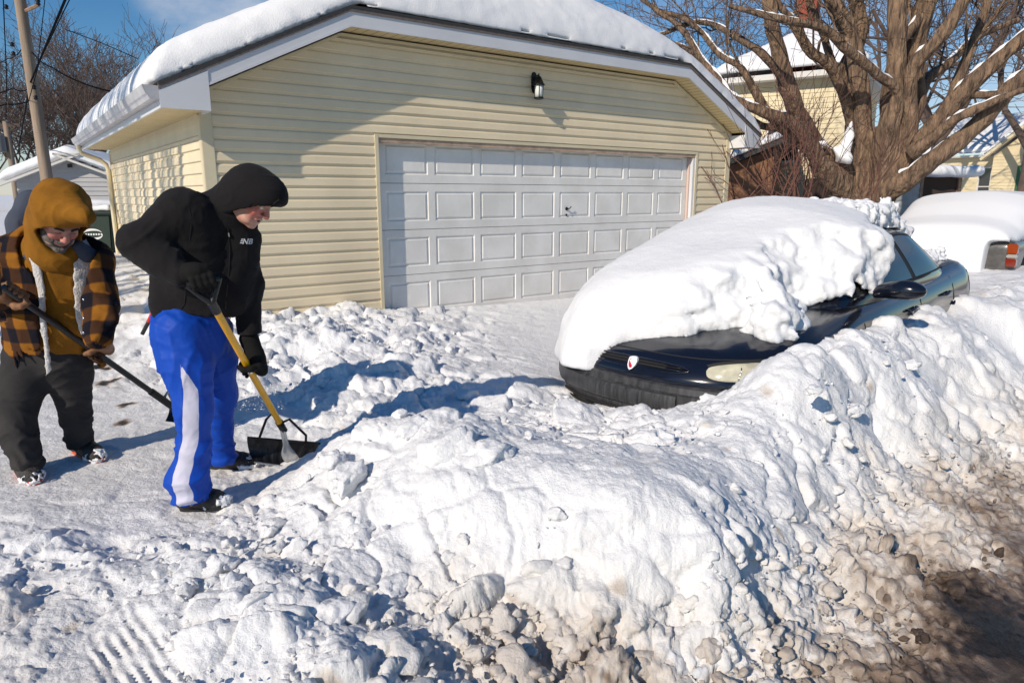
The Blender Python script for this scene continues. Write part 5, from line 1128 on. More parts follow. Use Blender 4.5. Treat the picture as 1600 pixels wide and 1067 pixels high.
for s in (-1,1):
    tube_part('eyebrow',[L1((s*.014,.096,.028)),L1((s*.03,.092,.033)),L1((s*.048,.08,.028))],.005,M['bark_dark'],p1)
    tube_part('eyelid',[L1((s*.019,.089,.004)),L1((s*.031,.0925,.002)),L1((s*.044,.086,.004))],.0025,skin1,p1)
# beard
f=Field((-.1,-.03,-.15),(.1,.14,.03),.0055); f.f=np.maximum(np.minimum(sd_ell(f.P,(0,.03,-.066),(.069,.068,.070)),sd_ell(f.P,(0,.078,-.10),(.032,.03,.032))),-sd_ell(f.P,(0,.098,-.045),(.040,.035,.042)))
f.f=np.maximum(f.f,f.P[...,2]-(-.012-.5*(f.P[...,1]-.03))); f.uni(sd_cone(f.P,(-.026,.090,-.052),(0,.100,-.042),.007,.008),.005); f.uni(sd_cone(f.P,(.026,.090,-.052),(0,.100,-.042),.007,.008),.005)
f.f=(f.f+.004*gnoise(f.P,90,3)+.004*gnoise(f.P,40,4)).astype(np.float32)
v,q=f.mesh(); v=H1+1.04*(v[:,:1]*np.cross(nrm(F1),nrm(U1))+v[:,1:2]*nrm(F1-nrm(U1)*np.dot(F1,nrm(U1)))+v[:,2:3]*nrm(U1))
link('beard',npmesh('beard',v,q),mat('grey_beard',(.075,.06,.055),.9,bump=1.,bscale=200,bdist=.006,var=.6,vscale=60,var_col=(.16,.14,.13)),p1,True)
# hooded sweatshirt under the jacket
dp=[((0,1,0),.66)]
pts=[K[k] for k in ('neck','ch','ab','pv','rs','ls')]; lo,hi=bbox(pts,.24); f=Field(lo,hi,.011); f.cone(K['neck']+V(0,-.02,.03),K['ch'],.12,.185,.05,dp); f.cone(K['ch'],K['ab'],.185,.198,.05,dp); f.cone(K['ab'],K['pv']+V(0,0,.05),.198,.185,.05,dp)
v,q=f.mesh(); v=relax(v,q,2); v=wrinkle(v,q,.008,(7,7,4),81,.1); link('sweatshirt',npmesh('sweatshirt',v,q),M['duck'],p1,True)
# mustard hood
f=Field(H1-.30,H1+.28,.0068); U_=nrm(U1); F_=nrm(F1-U_*np.dot(F1,U_)); S_=np.cross(F_,U_); Mh=np.array([S_,F_,U_])
f.ell(H1+U_*.02-F_*.015,(.125,.143,.142),.0,Mh); f.cone(A(100,318,3.25),A(76,294,3.34),.10,.042,.06); f.cone(A(80,350,3.34),A(86,392,3.40),.115,.13,.05,[((0,1,0),.85)]); f.cone(A(92,318,3.24),A(134,338,3.13),.10,.040,.05)
inn=sd_ell(f.P,H1+U_*.012+F_*.0,(.108,.128,.120),Mh); inn=np.minimum(inn,sd_cone(f.P,H1+F_*.02,H1+F_*.11-U_*.02,.092,.10)); f.sub(inn,.012)
opn=sd_cone(f.P,H1+F_*.07-U_*.04-S_*.0,H1+F_*.40-U_*.12,.096,.13,[(U_,.9)]); f.sub(opn,.02)
v,q=f.mesh(); v=relax(v,q,2); v=wrinkle(v,q,.0065,(6,6,8),91,.12); hd_o=link('hood',npmesh('hood1',v,q),M['duck'],p1,True)
# slate collar behind the hood
f=Field(K['neck']-.3,K['neck']+.34,.009); f.chain([A(30,418,3.44),A(34,350,3.50),A(50,318,3.56),A(80,330,3.60)],[.05,.062,.06,.05],.04); f.chain([A(30,418,3.44),A(52,400,3.36)],[.05,.035],.04); f.chain([A(136,398,3.42),A(122,384,3.38)],[.045,.03],.03)
v,q=f.mesh(); v=relax(v,q,2); v=wrinkle(v,q,.006,(9,9,5),95,.08); link('collar',npmesh('collar',v,q),M['hood_grey'],p1,True)
# plaid jacket
pts=[K[k] for k in ('neck','ch','ab','pv','rs','re','rw','ls','le','lw')]; lo,hi=bbox(pts,.22); f=Field(lo,hi,.0095)
f.cone(K['ch']+V(0,.01,.02),K['ab'],.225,.240,.05,[((0,1,0),.70)]); f.cone(K['ab'],K['pv']+V(0,.01,-.05),.240,.245,.05,[((0,1,0),.70)])
f.cone(K['rs']+V(.04,0,0),K['ls']+V(-.04,0,0),.115,.115,.06); torso=f.f.copy()
f.chain([K['rs'],K['re'],K['rw']],[.100,.088,.062],.035); f.chain([K['ls']+V(-.01,0,0),K['le']+V(-.01,0,0),K['lw']],[.096,.080,.066],.035)
f.cone(A(170,486,3.3),A(176,500,3.27),.045,.025,.03)
P=f.P; inr=sd_cone(P,K['ch'],K['ab'],.195,.212,[((0,1,0),.68)]); inr=np.minimum(inr,sd_cone(P,K['ab'],K['pv']-V(0,0,.3),.212,.22,[((0,1,0),.70)])); inr=np.minimum(inr,sd_cone(P,K['neck']+V(0,-.06,.1),K['ch'],.11,.14))
f.sub(inr,.006)
def prismXZ(P,px,Y): 
    w_=[A(a,b,Y)[[0,2]] for a,b in px]; return pdist(P[...,[0,2]].astype(float),w_)
fr=P[...,1]-(K['ab'][1]-.02)
wedge=np.maximum(prismXZ(P[:,:1],[(26,350),(30,368),(44,412),(55,460),(58,540),(56,640),(142,640),(134,578),(122,520),(126,440),(131,392),(133,350)],3.3),fr); f.sub(wedge,.01)
hem=A(40,578,3.4)[2]-.03*np.sin((P[...,0]+2.5)*6)
legs_=P[...,2]-hem; isarm=np.minimum(sd_cone(P,K['le'],K['lw'],.088,.07),sd_cone(P,K['re'],K['rw'],.09,.07)); f.f=np.where(isarm<.012,f.f,np.maximum(f.f,-legs_)).astype(np.float32)
v,q=f.mesh(); v=relax(v,q,2); v=wrinkle(v,q,.012,(5,5,7),101,.08); v=wrinkle(v,q,.003,(16,16,18),107,.03)
pu=np.zeros((len(v),3)); pu[:,0]=(v[:,0]-K['ab'][0])*1.15+10; pu[:,1]=v[:,2]+10
def armuv(a,b,c_,off):
    for (p0,p1,l0) in ((a,b,0),(b,c_,np.linalg.norm(b-a))):
        d=nrm(p1-p0); L_=np.linalg.norm(p1-p0); t=(v-p0)@d; r_=v-p0-t[:,None]*d; rad=np.linalg.norm(r_,axis=1); x=nrm(np.cross(d,(0,1,0))); y=np.cross(d,x); m_=(t>-.03)&(t<L_+.06)&(rad<.135)&(np.abs(v[:,0]-K['ch'][0])>.17)
        pu[m_,0]=10+np.arctan2(r_[m_]@y,r_[m_]@x)*.09; pu[m_,1]=10+off+l0+t[m_]
armuv(K['rs'],K['re'],K['rw'],.03); armuv(K['ls'],K['le'],K['lw'],.05)
j1=link('jacket',npmesh('jacket1',v,q,{'plaid':pu}),M['plaid'],p1,True)
bvh1=BVHTree.FromPolygons([tuple(x) for x in v.tolist()],q.tolist())
# sherpa facings, thick and following the jacket front
out=np.minimum(sd_cone(P,K['ch']+V(0,.01,.02),K['ab'],.225,.240,[((0,1,0),.70)]),sd_cone(P,K['ab'],K['pv']+V(0,.01,-.05),.240,.245,[((0,1,0),.70)]))
for nm,poly in (('r',[(101,372),(131,374),(126,440),(122,520),(137,580),(131,584),(112,545),(103,500),(101,440)]),('l',[(28,362),(44,354),(56,400),(66,450),(68,520),(66,585),(58,592),(60,540),(56,460),(44,410)])):
    f3=Field(lo,hi,.0095); f3.f=np.maximum(np.maximum(np.abs(out+.004)-.012,prismXZ(P[:,:1],poly,3.3)),fr).astype(np.float32); f3.f=f3.f+.003*gnoise(P,40,6)
    v,q=f3.mesh(); v=relax(v,q,1); link('lining',npmesh('lining',v,q),M['sherpa'],p1,True)
onto1=lambda px,py,o=.003: onto(A(px,py,3.3),o,bvh1)
for py in (440,468,497,520): 
    c_=onto1(131,py,.002); mb=MB(); mb.lathe([(.0065,0),(.0065,.003),(.002,.004)],c_,12,(0,-1,.1)); mb.build('snap_button',M['chrome'],j1,smooth=True)
# trousers
pts=[K[k] for k in ('rh','rk','ra','lh','lk','la','pv')]; lo,hi=bbox(pts,.18); f=Field(lo,hi,.009)
f.cone(K['pv']+V(0,0,.14),K['pv']+V(0,0,.0),.185,.180,.04,[((0,1,0),.72)]); f.chain([K['rh'],A(36,600,3.46),K['rk'],A(30,680,3.39),K['ra']+V(0,0,-.055)],[.130,.104,.084,.074,.076],.04); f.chain([K['lh'],A(110,590,3.58),K['lk'],A(119,650,3.64),K['la']+V(0,0,-.06)],[.128,.100,.082,.070,.074],.04)
f.sub(sd_cone(f.P,K['ra']-V(0,0,.08),K['ra']-V(0,0,.22),.058,.07),.01); f.sub(sd_cone(f.P,K['la']-V(0,0,.08),K['la']-V(0,0,.22),.056,.07),.01)
v,q=f.mesh(); v=relax(v,q,2); v=wrinkle(v,q,.009+.012*sstep(.45,.1,v[:,2]),(5,5,11),111,.06); link('trousers',npmesh('trousers1',v,q),M['denim_grey'],p1,True)
shoe(gl(34,733),gl(54,754)+V(.02,-.02,0),M['shoe'],p1,M['sole'],.052); shoe(gl(119,703),gl(152,722)+V(.02,0,0),M['shoe'],p1,M['sole'],.050)
# --- its shovel
TA=A(4,448,3.14); TB=A(276,640,3.92); td_=nrm(TB-TA)
s1=empty('snow_shovel',tuple(TB),'black snow shovel with a black shaft held low by the person in plaid','snow shovel')
tube_part('shaft',[TA,TB],.016,M['black_poly'],s1,12)
tube_part('grip',[TA-td_*.03+V(-.02,.03,.05),TA-td_*.03+V(.02,-.03,-.05)],.015,M['black_poly'],s1,10); tube_part('socket',[TB-td_*.22,TB],.021,M['black_metal'],s1,12)
def sc1(s,t,off=0): return A(258+60*s,628+8*s+(30)*t,3.98+.0*t)+V(0,.05*4*t*(1-t)+off,0)
mb=MB(); g=[[sc1(s,t) for t in np.linspace(0,1,8)] for s in np.linspace(0,1,20)]; g2=[[sc1(s,t,.007) for t in np.linspace(0,1,8)] for s in np.linspace(0,1,20)]; mb.grid(g); mb.grid(g2); mb.build('scoop',M['black_poly'],s1,smooth=True)
tube_part('brace',[TB-td_*.10+V(0,0,.03),A(262,612,3.9),A(272,632,3.95)],.008,M['steel'],s1)
ga=TA+td_*np.linalg.norm(A(22,462,3.18)-TA); glove('glove',K['rw']+V(-.03,0,.01),A(20,460,3.19),td_,nrm(V(-.6,-.45,.45)),.016,M['leather'],p1,1.2,.055)
tt=(152-4)/(276-4.); gc=A(152,553,3.14+(3.92-3.14)*.50); glove('glove',K['lw']+V(0,0,.01),gc,-td_,nrm(V(.25,-.15,.95)),.016,M['leather'],p1,1.2,.055)
# --- a red-handled tool leaning in the snow behind the near person
rt=empty('shovel',tuple(A(222,520,5.2)),'red and black tool handle sticking out of the snow behind the near person','shovel')
tube_part('handle',[A(222,522,5.2),A(232,503,5.2)],.016,M['black_poly'],rt); tube_part('grip',[A(232,503,5.2),A(243,480,5.2)],.018,mat('red_plastic',(.5,.02,.015),.4),rt)
# ------------------------------------------------------------------ trees
class Wood:
    """tapered branching limbs gathered into one mesh"""
    def __init__(s,seed): s.r=np.random.RandomState(seed); s.V=[];s.F=[];s.n=0; s.top=[]
    def limb(s,pts,rad,n=None):
        pts=np.asarray(pts,float); rad=np.asarray(rad,float); m=len(pts)
        if n is None: n=3 if rad.max()<.014 else 4 if rad.max()<.03 else 6 if rad.max()<.07 else 14 if rad.max()<.2 else 28
        t=np.gradient(pts,axis=0); t/=np.linalg.norm(t,axis=1)[:,None]+1e-9
        x=np.cross(t[0],(0,0,1.) if abs(t[0][2])<.9 else (1.,0,0)); x/=np.linalg.norm(x)+1e-9; a=np.arange(n)*2*np.pi/n; V_=[]
        for i in range(m):
            x=x-t[i]*(x@t[i]); x/=np.linalg.norm(x)+1e-9; y=np.cross(t[i],x)
            ring=(np.cos(a)[:,None]*x+np.sin(a)[:,None]*y)
            if rad[i]>.06: ring=ring*(1+.20*gnoise((pts[i]+ring*rad[i])*np.array([5,5,1.3])+3,1.,71)+.12*gnoise((pts[i]+ring*rad[i])*np.array([13,13,2.5]),1.,72))[:,None]
            V_.append(pts[i]+ring*rad[i])
        V_=np.concatenate(V_); i,k=np.meshgrid(np.arange(m-1),np.arange(n),indexing='ij'); i=i.ravel();k=k.ravel()
        s.V.append(V_); s.F.append(np.stack([i*n+k,i*n+(k+1)%n,(i+1)*n+(k+1)%n,(i+1)*n+k],1)+s.n); s.n+=len(V_)
    def grow(s,p,d,r,L,depth,up=.15,spread=.7,segs=5,kids=3,minr=.004,wig=.18):
        d=nrm(d); pts=[p]; rad=[r]; q=np.array(p,float); r1=r*.45
        for k in range(segs):
            d=nrm(d+s.r.normal(size=3)*wig+V(0,0,up*.3)); q=q+d*L/segs; pts.append(q.copy()); rad.append(max(minr,r+(r1-r)*(k+1)/segs))
        s.limb(pts,rad)
        if depth<=0: return
        nk=kids+s.r.randint(0,2)
        for k in range(nk):
            t=.3+.7*(k+s.r.rand()*.6)/nk; t=min(t,.99); i=min(int(t*segs),segs-1); f=t*segs-i; b=pts[i]*(1-f)+pts[i+1]*f; rb=rad[i]*(1-f)+rad[i+1]*f
            ax=nrm(pts[i+1]-pts[i]); o=s.r.normal(size=3); o=nrm(o-ax*(o@ax)); nd=nrm(ax*(1-.35*spread)+o*spread*(.6+.6*s.r.rand())+V(0,0,up))
            s.grow(b,nd,max(minr,rb*.66),L*(.55+.25*s.r.rand()),depth-1,up,spread,max(3,segs-1),kids,minr,wig)
    def build(s,name,mt,parent=None,smooth=True): return link(name,npmesh(name,np.concatenate(s.V),np.concatenate(s.F)),mt,parent,smooth)
def spl(pts,n=5):
    """smooth a polyline (Catmull-Rom), rows are xyz r"""
    p=np.asarray(pts,float); p=np.vstack([2*p[0]-p[1],p,2*p[-1]-p[-2]]); o=[]
    for i in range(1,len(p)-2):
        for k in range(n):
            t=k/n; a,b,c,d=p[i-1:i+3]; o.append(.5*((2*b)+(-a+c)*t+(2*a-5*b+4*c-d)*t*t+(-a+3*b-3*c+d)*t**3))
    o.append(p[-2]); return np.array(o)
def tree_at(name,label,group,base,H,r,seed,mt,depth=4,kids=3,trunk=.25,up=.22,spread=.75,minr=.008,lean=(0,0)):
    t=empty(name,tuple(base),label,'tree',group); w_=Wood(seed); base=np.asarray(base,float)
    th=H*trunk; top=base+V(lean[0]*th,lean[1]*th,th); tr_=Wood(seed); tr_.limb(spl([[*base-V(0,0,.5),r*1.3],[*(base*.5+top*.5),r],[*top,r*.85]]),0*spl([[*base,r*1.3],[*(base*.5+top*.5),r],[*top,r*.85]])[:,0]+r) if False else None
    P_=spl([[*(base-V(0,0,.5)),r*1.35],[*(base*.5+top*.5),r],[*top,r*.82]]); tr_.limb(P_[:,:3],P_[:,3],12); tr_.build('trunk',mt,t)
    n0=kids+1
    for k in range(n0):
        a=2*math.pi*(k+w_.r.rand()*.5)/n0; d=V(math.cos(a)*.55,math.sin(a)*.55,1); w_.grow(top-V(0,0,.1*r),d,r*.62,H*.42,depth,up,spread,5,kids,minr)
    w_.build('crown',mt,t); return t
# far bare trees on the left, beyond the grey garage
specs=[(36,300,45,9.5,.16,201,5,'bare tree between the leaning pole and the garage gutter'),(120,300,50,11.5,.18,202,5,'thin bare tree just left of the garage gutter'),(190,280,46,12.5,.24,203,5,'tall dark bare tree rising above the garage gutter'),(-30,300,40,9.5,.15,204,5,'bare tree at the far left edge behind the cross-arm pole'),(75,300,60,13,.2,206,5,'farthest bare tree behind the small grey garage')]
for px,py,Y,H_,r_,sd_,dp_,lb in specs:
    b=A(px,py,Y); b[2]=.3; tree_at('bare_tree',lb,'bare trees beyond the small grey garage',b,H_,r_,sd_,M['bark_far'],5,3,.12,.2,.75,.012)
# the old many-stemmed maple behind the sedan: limbs read off picture points, each at its own depth
mp=empty('maple_tree',tuple(V(A(1340,330,14.1)[0],14.1,.2)),'huge bare maple with many splayed stems and snow in its forks behind the sedan','tree')
LM=[ # px,py,Y,radius
 [(1335,345,12.5,.78),(1340,310,12.5,.72),(1345,270,12.5,.62)],                                            # bole
 [(1330,300,12.4,.42),(1300,262,12.2,.34),(1262,205,12.0,.27),(1232,140,11.8,.22),(1212,70,11.7,.20),(1200,0,11.6,.18),(1190,-120,11.5,.12)],
 [(1338,275,12.3,.34),(1347,205,12.1,.26),(1345,135,12.0,.25),(1328,60,12.1,.24),(1300,0,12.2,.22),(1250,-110,12.3,.15)],
 [(1345,270,12.8,.30),(1338,195,12.9,.24),(1318,120,12.8,.24),(1345,50,12.8,.2),(1330,-40,12.8,.2),(1325,-160,12.8,.12)],
 [(1380,275,12.0,.40),(1392,205,11.8,.32),(1398,130,11.8,.29),(1402,70,11.8,.27),(1402,0,11.9,.24),(1405,-120,12,.16)],
 [(1388,262,12.2,.40),(1410,190,12.2,.32),(1424,120,12.2,.29),(1432,50,12.1,.28),(1462,-30,12.0,.22),(1490,-130,12.,.15)],
 [(1390,268,12.0,.34),(1415,215,11.7,.24),(1425,110,11.5,.19),(1468,60,11.3,.17),(1505,10,11.2,.15),(1540,-60,11.1,.11)],
 [(1362,300,12.2,.40),(1405,258,11.8,.33),(1445,215,11.6,.27),(1500,150,11.4,.24),(1560,95,11.2,.2),(1640,20,11,.16)],
 [(1358,318,12.0,.34),(1410,285,11.6,.28),(1470,240,11.3,.25),(1530,195,11.1,.22),(1590,130,10.9,.2),(1680,60,10.8,.15)],
 [(1322,318,12.2,.30),(1285,262,11.8,.24),(1245,198,11.5,.17),(1190,172,11.3,.145),(1140,148,11.1,.125),(1110,110,11,.10),(1075,60,10.9,.085),(1020,10,10.8,.06)],
 [(1320,325,12.3,.25),(1275,245,12.5,.17),(1230,205,12.6,.14),(1180,192,12.7,.12),(1135,140,12.8,.10),(1100,95,12.8,.085),(1050,70,12.9,.06),(990,60,13,.04)],
 [(1318,290,12.0,.22),(1270,240,11.9,.15),(1215,190,11.6,.13),(1160,110,11.3,.10),(1130,90,11.2,.085),(1085,45,11,.07),(1000,0,10.9,.05)],
 [(1378,240,11.8,.26),(1400,150,11.5,.15),(1370,115,11.3,.13),(1330,80,11.1,.125),(1290,50,11,.12),(1230,32,10.8,.10),(1200,25,10.7,.085),(1140,10,10.6,.06)],
 [(1318,265,12.4,.2),(1330,180,12.2,.16),(1300,110,11.9,.15),(1265,80,11.8,.13),(1240,40,11.7,.12),(1215,10,11.7,.10),(1170,-60,11.6,.08)],
 [(1390,240,12.6,.28),(1425,190,12.9,.2),(1445,130,13.1,.17),(1480,100,13.2,.14),(1520,60,13.3,.12),(1590,30,13.4,.09)],
 [(1420,240,11.5,.20),(1470,205,11.2,.14),(1500,185,11,.12),(1550,165,10.8,.10),(1610,140,10.6,.08)],
 [(1450,225,11.9,.16),(1500,118,12,.13),(1540,20,12,.11),(1560,-60,12,.09)],
 [(1350,200,12.6,.16),(1310,120,12.9,.13),(1290,60,13,.11),(1268,0,13.1,.09),(1240,-80,13.2,.06)],
 [(1402,70,11.8,.18),(1440,20,12.,.13),(1480,-50,12.2,.09)],[(1232,140,11.8,.13),(1180,75,11.5,.10),(1100,40,11.3,.07),(1010,55,11.1,.045)],
 [(1330,60,12.,.12),(1290,-10,11.8,.09),(1240,-90,11.6,.06)],[(1500,150,11.4,.14),(1560,150,11.2,.10),(1640,110,11,.08)],
 [(1400,215,12,.2),(1440,150,12,.16),(1420,60,12.1,.13),(1450,-20,12.1,.1)]]
wt=Wood(5); wc=Wood(6); snowL=[]
for li,Lm in enumerate(LM):
    left=lambda a: 1+ (0 if a>1180 else (1180-a)/140*.22)
    P_=spl([[*A(a,b,Y*1.13*left(a)),r_*1.13*left(a)] for a,b,Y,r_ in Lm],6 if li else 8)
    if li: P_[:,:3]+=np.stack([gnoise(P_[:,:3]*1.0,.9,300+k) for k in range(3)],1)*.10*np.clip(1-P_[:,3]/.4,0,1)[:,None]
    P_[:,3]*=.57*(1+.14*gnoise(P_[:,:3],2.2,320+li))
    (wt if li<9 and li!=7 else wc).limb(P_[:,:3],P_[:,3],28 if li<9 else 14)
    snowL.append(P_)
    if li==0: continue
    m=len(P_)
    for k in range(int(m*.25),m):
        for _ in range(1):
            if wc.r.rand()<(.42 if li>8 else .24) and P_[k,2]>4.4-.9*(li>8):
                ax=nrm(P_[min(k+1,m-1),:3]-P_[k-1,:3]); o=wc.r.normal(size=3); o=nrm(o-ax*(o@ax)); rb=P_[k,3]*(.16+.22*wc.r.rand())
                wc.grow(P_[k,:3],ax*.6+o*.8+V(0,.25,.3),max(.010,min(rb,.045)),1.0+1.3*wc.r.rand(),2,.12,.75,4,3,.0045,.2)
# flare the bole with roots and ridged bark
f=Field(A(1340,330,14.1)-V(1.7,1.5,1.7),A(1340,330,14.1)+V(1.7,1.5,2.4),.07)
bb=A(1340,330,14.1)
for Lm in LM[:13]:
    pp=[A(a,b,Y*1.13) for a,b,Y,_ in Lm[:2]]; f.chain(pp,[x[3]*.80 for x in Lm[:2]],.10)
f.cone(V(bb[0],14.1,-.3),V(bb[0],14.1,1.2),.86,.62,.25)
v,q=f.mesh(); v=relax(v,q,2); n_=vnormals(v,q); v=v+n_*(.05*gnoise(v*np.array([3,3,.8]),1.,331)+.03*gnoise(v*np.array([8,8,1.6]),1.,332))[:,None]
link('bole',npmesh('bole',v,q),M['bark'],mp,True)
wt.build('stems',M['bark'],mp); wc.build('crown',M['bark'],mp)
# snow lying on the upper sides of the limbs and in the forks
mb=MB()
SV=Wood(9)
for li,P_ in enumerate(snowL):
    if li==0: continue
    run=[]
    for k in range(len(P_)-1):
        t=nrm(P_[k+1,:3]-P_[k,:3]); ok=abs(t[2])<.80 and gnoise(P_[k:k+1,:3],.9,350+li)[0]>-.12 and P_[k,2]<8
        if ok: upv=nrm(V(0,0,1)-t*t[2]); run.append((P_[k,:3]+upv*P_[k,3]*.84,P_[k,3]))
        if (not ok or k==len(P_)-2) and run:
            if len(run)>2:
                m=len(run); SV.limb([x[0] for x in run],[x[1]*.40*math.sin(math.pi*(i+.5)/m)**.6*(.7+.5*math.sin(i*2.1))+.008 for i,x in enumerate(run)],8)
            run=[]
o=SV.build('snow_on_branches',M['snow_smooth'],mp); o['kind']='stuff'
fk=Field(A(1320,235,13.5)-V(1.,.8,1.1),A(1320,235,13.5)+V(1.,.8,1.1),.04)
for a,b,r1,r2 in (((1300,228,13.4),(1318,245,13.4),.10,.17),((1318,245,13.4),(1332,190,13.6),.18,.08),((1268,215,13.3),(1300,232,13.3),.05,.10)): fk.cone(A(*a),A(*b),r1,r2,.1)
fk.f+=.05+.07*gnoise(fk.P,4,3); v,q=fk.mesh(); v=relax(v,q,1); link('snow_in_fork',npmesh('snow_in_fork',v,q),M['snow_smooth'],mp,True)
# red-brown shrub twigs in front of the cream house
sb=empty('shrub',tuple(V(*A(1235,320,11.5)[:2],.3)),'leafless twiggy shrub growing between the garage corner and the maple','shrub')
wb=Wood(61); b0=A(1240,335,11.5)
for k in range(26):
    d=V(wb.r.normal()*.55,wb.r.normal()*.3,1); wb.grow(b0+V(wb.r.normal()*.75,wb.r.normal()*.3,-.4),d,.013+.010*wb.r.rand(),1.3+.9*wb.r.rand(),2,.12,.5,5,2,.004,.13)
wb.build('twigs',M['twig'],sb)
# bare tree line far behind the right-hand houses
for i,(px,Y,H_,sd_,lb) in enumerate(((1455,32,17,401,'slender bare tree between the cream house and the green-shuttered house'),(1540,50,20,402,'bare tree behind the roof of the green-shuttered house'),(1600,30,15,403,'bare tree at the right edge beside the green-shuttered house'),(1400,45,20,404,'bare tree seen through the stems of the maple'),(1130,55,19,405,'bare tree far behind the garage roof corner'))):
    b=A(px,300,Y); b[2]=.3; tree_at('bare_tree',lb,'bare trees behind the houses',b,H_,.24,sd_,M['bark_far'],4,3,.2,.16,.8,.011)
# ------------------------------------------------------------------ houses
M['cream_house']=mat('cream_clapboard',(.66,.56,.36),.6,var=.1,vscale=2)
M['brick']=mat('brown_brick',(.22,.11,.06),.9,var=.4,vscale=14,bump=.3,bscale=40)
M['winglass']=mat('window_glass',(.03,.035,.045),.06,spec=.8)
M['green']=mat('green_shutter',(.03,.12,.05),.6)
def frame_at(o,d):   # local frame: x along d, y away, z up
    d=nrm(V(d[0],d[1],0)); e=V(-d[1],d[0],0); return lambda x,y,z: V(o[0],o[1],0)+d*x+e*y+V(0,0,z)
def laps(F,x0,x1,z0,z1,y,course=.16,holes=(),flip=1):
    mb=MB(); z=z0
    while z<z1-.01:
        zt=min(z+course,z1); cuts=[(x0,x1)]
        for (a,b,c,d_) in holes:
            if z<d_ and zt>c:
                nc=[]
                for (u0,u1) in cuts:
                    if a>u0: nc.append((u0,min(a,u1)))
                    if b<u1: nc.append((max(b,u0),u1))
                    if a<=u0 and b>=u1: pass
                cuts=[c_ for c_ in nc if c_[1]-c_[0]>.01]
        for a,b in cuts:
            mb.add([F(a,y-.024*flip,z),F(b,y-.024*flip,z),F(b,y-.004*flip,zt),F(a,y-.004*flip,zt)],[(0,1,2,3)]); mb.add([F(a,y,z),F(b,y,z),F(b,y-.024*flip,z),F(a,y-.024*flip,z)],[(0,1,2,3)])
        z=zt
    return mb
def window(F,x0,x1,z0,z1,y,parent,shutters=False):
    mb=MB(); w_=.07
    mb.box((x0-w_,y-.05,z0-w_),(x0,y+.04,z1+w_),F); mb.box((x1,y-.05,z0-w_),(x1+w_,y+.04,z1+w_),F); mb.box((x0,y-.05,z1),(x1,y+.04,z1+w_),F); mb.box((x0,y-.07,z0-w_),(x1,y+.04,z0),F); mb.box((x0,y-.03,(z0+z1)/2-.025),(x1,y+.03,(z0+z1)/2+.025),F)
    wn=mb.build('window',M['trim_white'],parent); mb=MB(); mb.box((x0,y+.0,z0),(x1,y+.03,z1),F); mb.build('pane',M['winglass'],wn)
    mb=MB(); mb.box((x0,y+.031,z0),(x1,y+.04,z1),F); 
    if shutters:
        for a,b in ((x0-.50,x0-.10),(x1+.10,x1+.50)): mb=MB(); mb.box((a,y-.06,z0-.03),(b,y-.02,z1+.05),F); mb.build('shutter',M['green'],parent)
M['trim_white']=mat('white_trim',(.62,.60,.56),.6)
def roofslab(F,poly,top,under,parent,name='roof',mt=None,T=.25):
    pass
def snowroof(name_label,faces,F,T=.28,r=.12,parent=None,h=.14):
    """snow lying on planes given as (a,b,c): z=a+b*x+c*y over an outline; rounded slab"""
    poly,planes,lo,hi=faces
    fd=Field(lo,hi,h); x,y,z=fd.P[...,0],fd.P[...,1],fd.P[...,2]
    zr=np.full(x.shape,99.,np.float32)
    for a,b,c in planes: zr=np.minimum(zr,a+b*x+c*y)
    pd=pdist(np.stack([x[:,:,0],y[:,:,0]],-1),poly)[...,None]
    t=z-(zr+T+.05*gnoise(fd.P,.6,5)); k=.3; hh=np.clip(.5+.5*(t-pd)/k,0,1); fd.f=np.maximum(pd*(1-hh)+t*hh+k*hh*(1-hh),zr+.01-z).astype(np.float32)
    v,q=fd.mesh(); v=relax(v,q,1); vw=np.array([F(*p) for p in v]); return vw,q
# cream two-storey house behind the maple
def GXY(px,Y): p=A(px,305,Y); return p
Hc=GXY(1310,21.); C1=GXY(1165,22.5); 
FH=frame_at(Hc,(-(Hc-C1))[:2]*1.0)      # x from the near corner towards the left face
FH=frame_at(Hc,(C1-Hc)[:2]); 
hs=empty('house',tuple(V(Hc[0],Hc[1],0)),'two-storey cream clapboard house with a snowy hip roof and brick chimney behind the maple','house')
def FHr(x,y,z): return FH(x,-y,z)      # y into the house (away from the camera)
Wd=float(np.linalg.norm((C1-Hc)[:2]))+.6; ZT=4.85
wins=[(1.25,2.15,2.5,3.95),(1.4,2.5,.55,1.35)]
laps(FHr,0,Wd,-.2,ZT,0,.15,wins).build('wall',M['cream_house'],hs)
for a in wins: window(FHr,*a,0.0,hs)
Fs=lambda x,y,z: FHr(-y*0+y,x,z)       # side face running away to the right-back
wins2=[(1.3,2.1,2.4,4.0),(3.2,4.0,2.4,4.0)]
laps(Fs,0,7,-.2,ZT,0,.15,wins2,1).build('wall',M['cream_house'],hs)
for a in wins2: window(Fs,*a,0.0,hs)
mb=MB(); mb.box((.03,.03,-.2),(Wd,7,ZT),FHr); mb.build('wall_core',M['dark'],hs)
mb=MB(); mb.box((-.03,-.03,-.2),(.10,-.005,ZT),FHr); mb.box((-.03,-.005,-.2),(-.005,.10,ZT),FHr); mb.build('corner_board',M['trim_cream'],hs)
mb=MB(); mb.box((-.5,-.5,ZT),(Wd+.5,7.5,ZT+.16),FHr); rf=mb.build('eaves',M['trim_white'],hs)
lo,hi=(-1,-1,ZT-.1),(Wd+1,8,ZT+4.4); pl=[(-.6,-.6),(Wd+.6,-.6),(Wd+.6,7.6),(-.6,7.6)]; sl_=.62
planes=[(ZT+.17+sl_*.6,sl_,0),(ZT+.17+sl_*(Wd+.6),-sl_,0),(ZT+.17+sl_*.6,0,sl_),(ZT+.17+sl_*7.6,0,-sl_)]
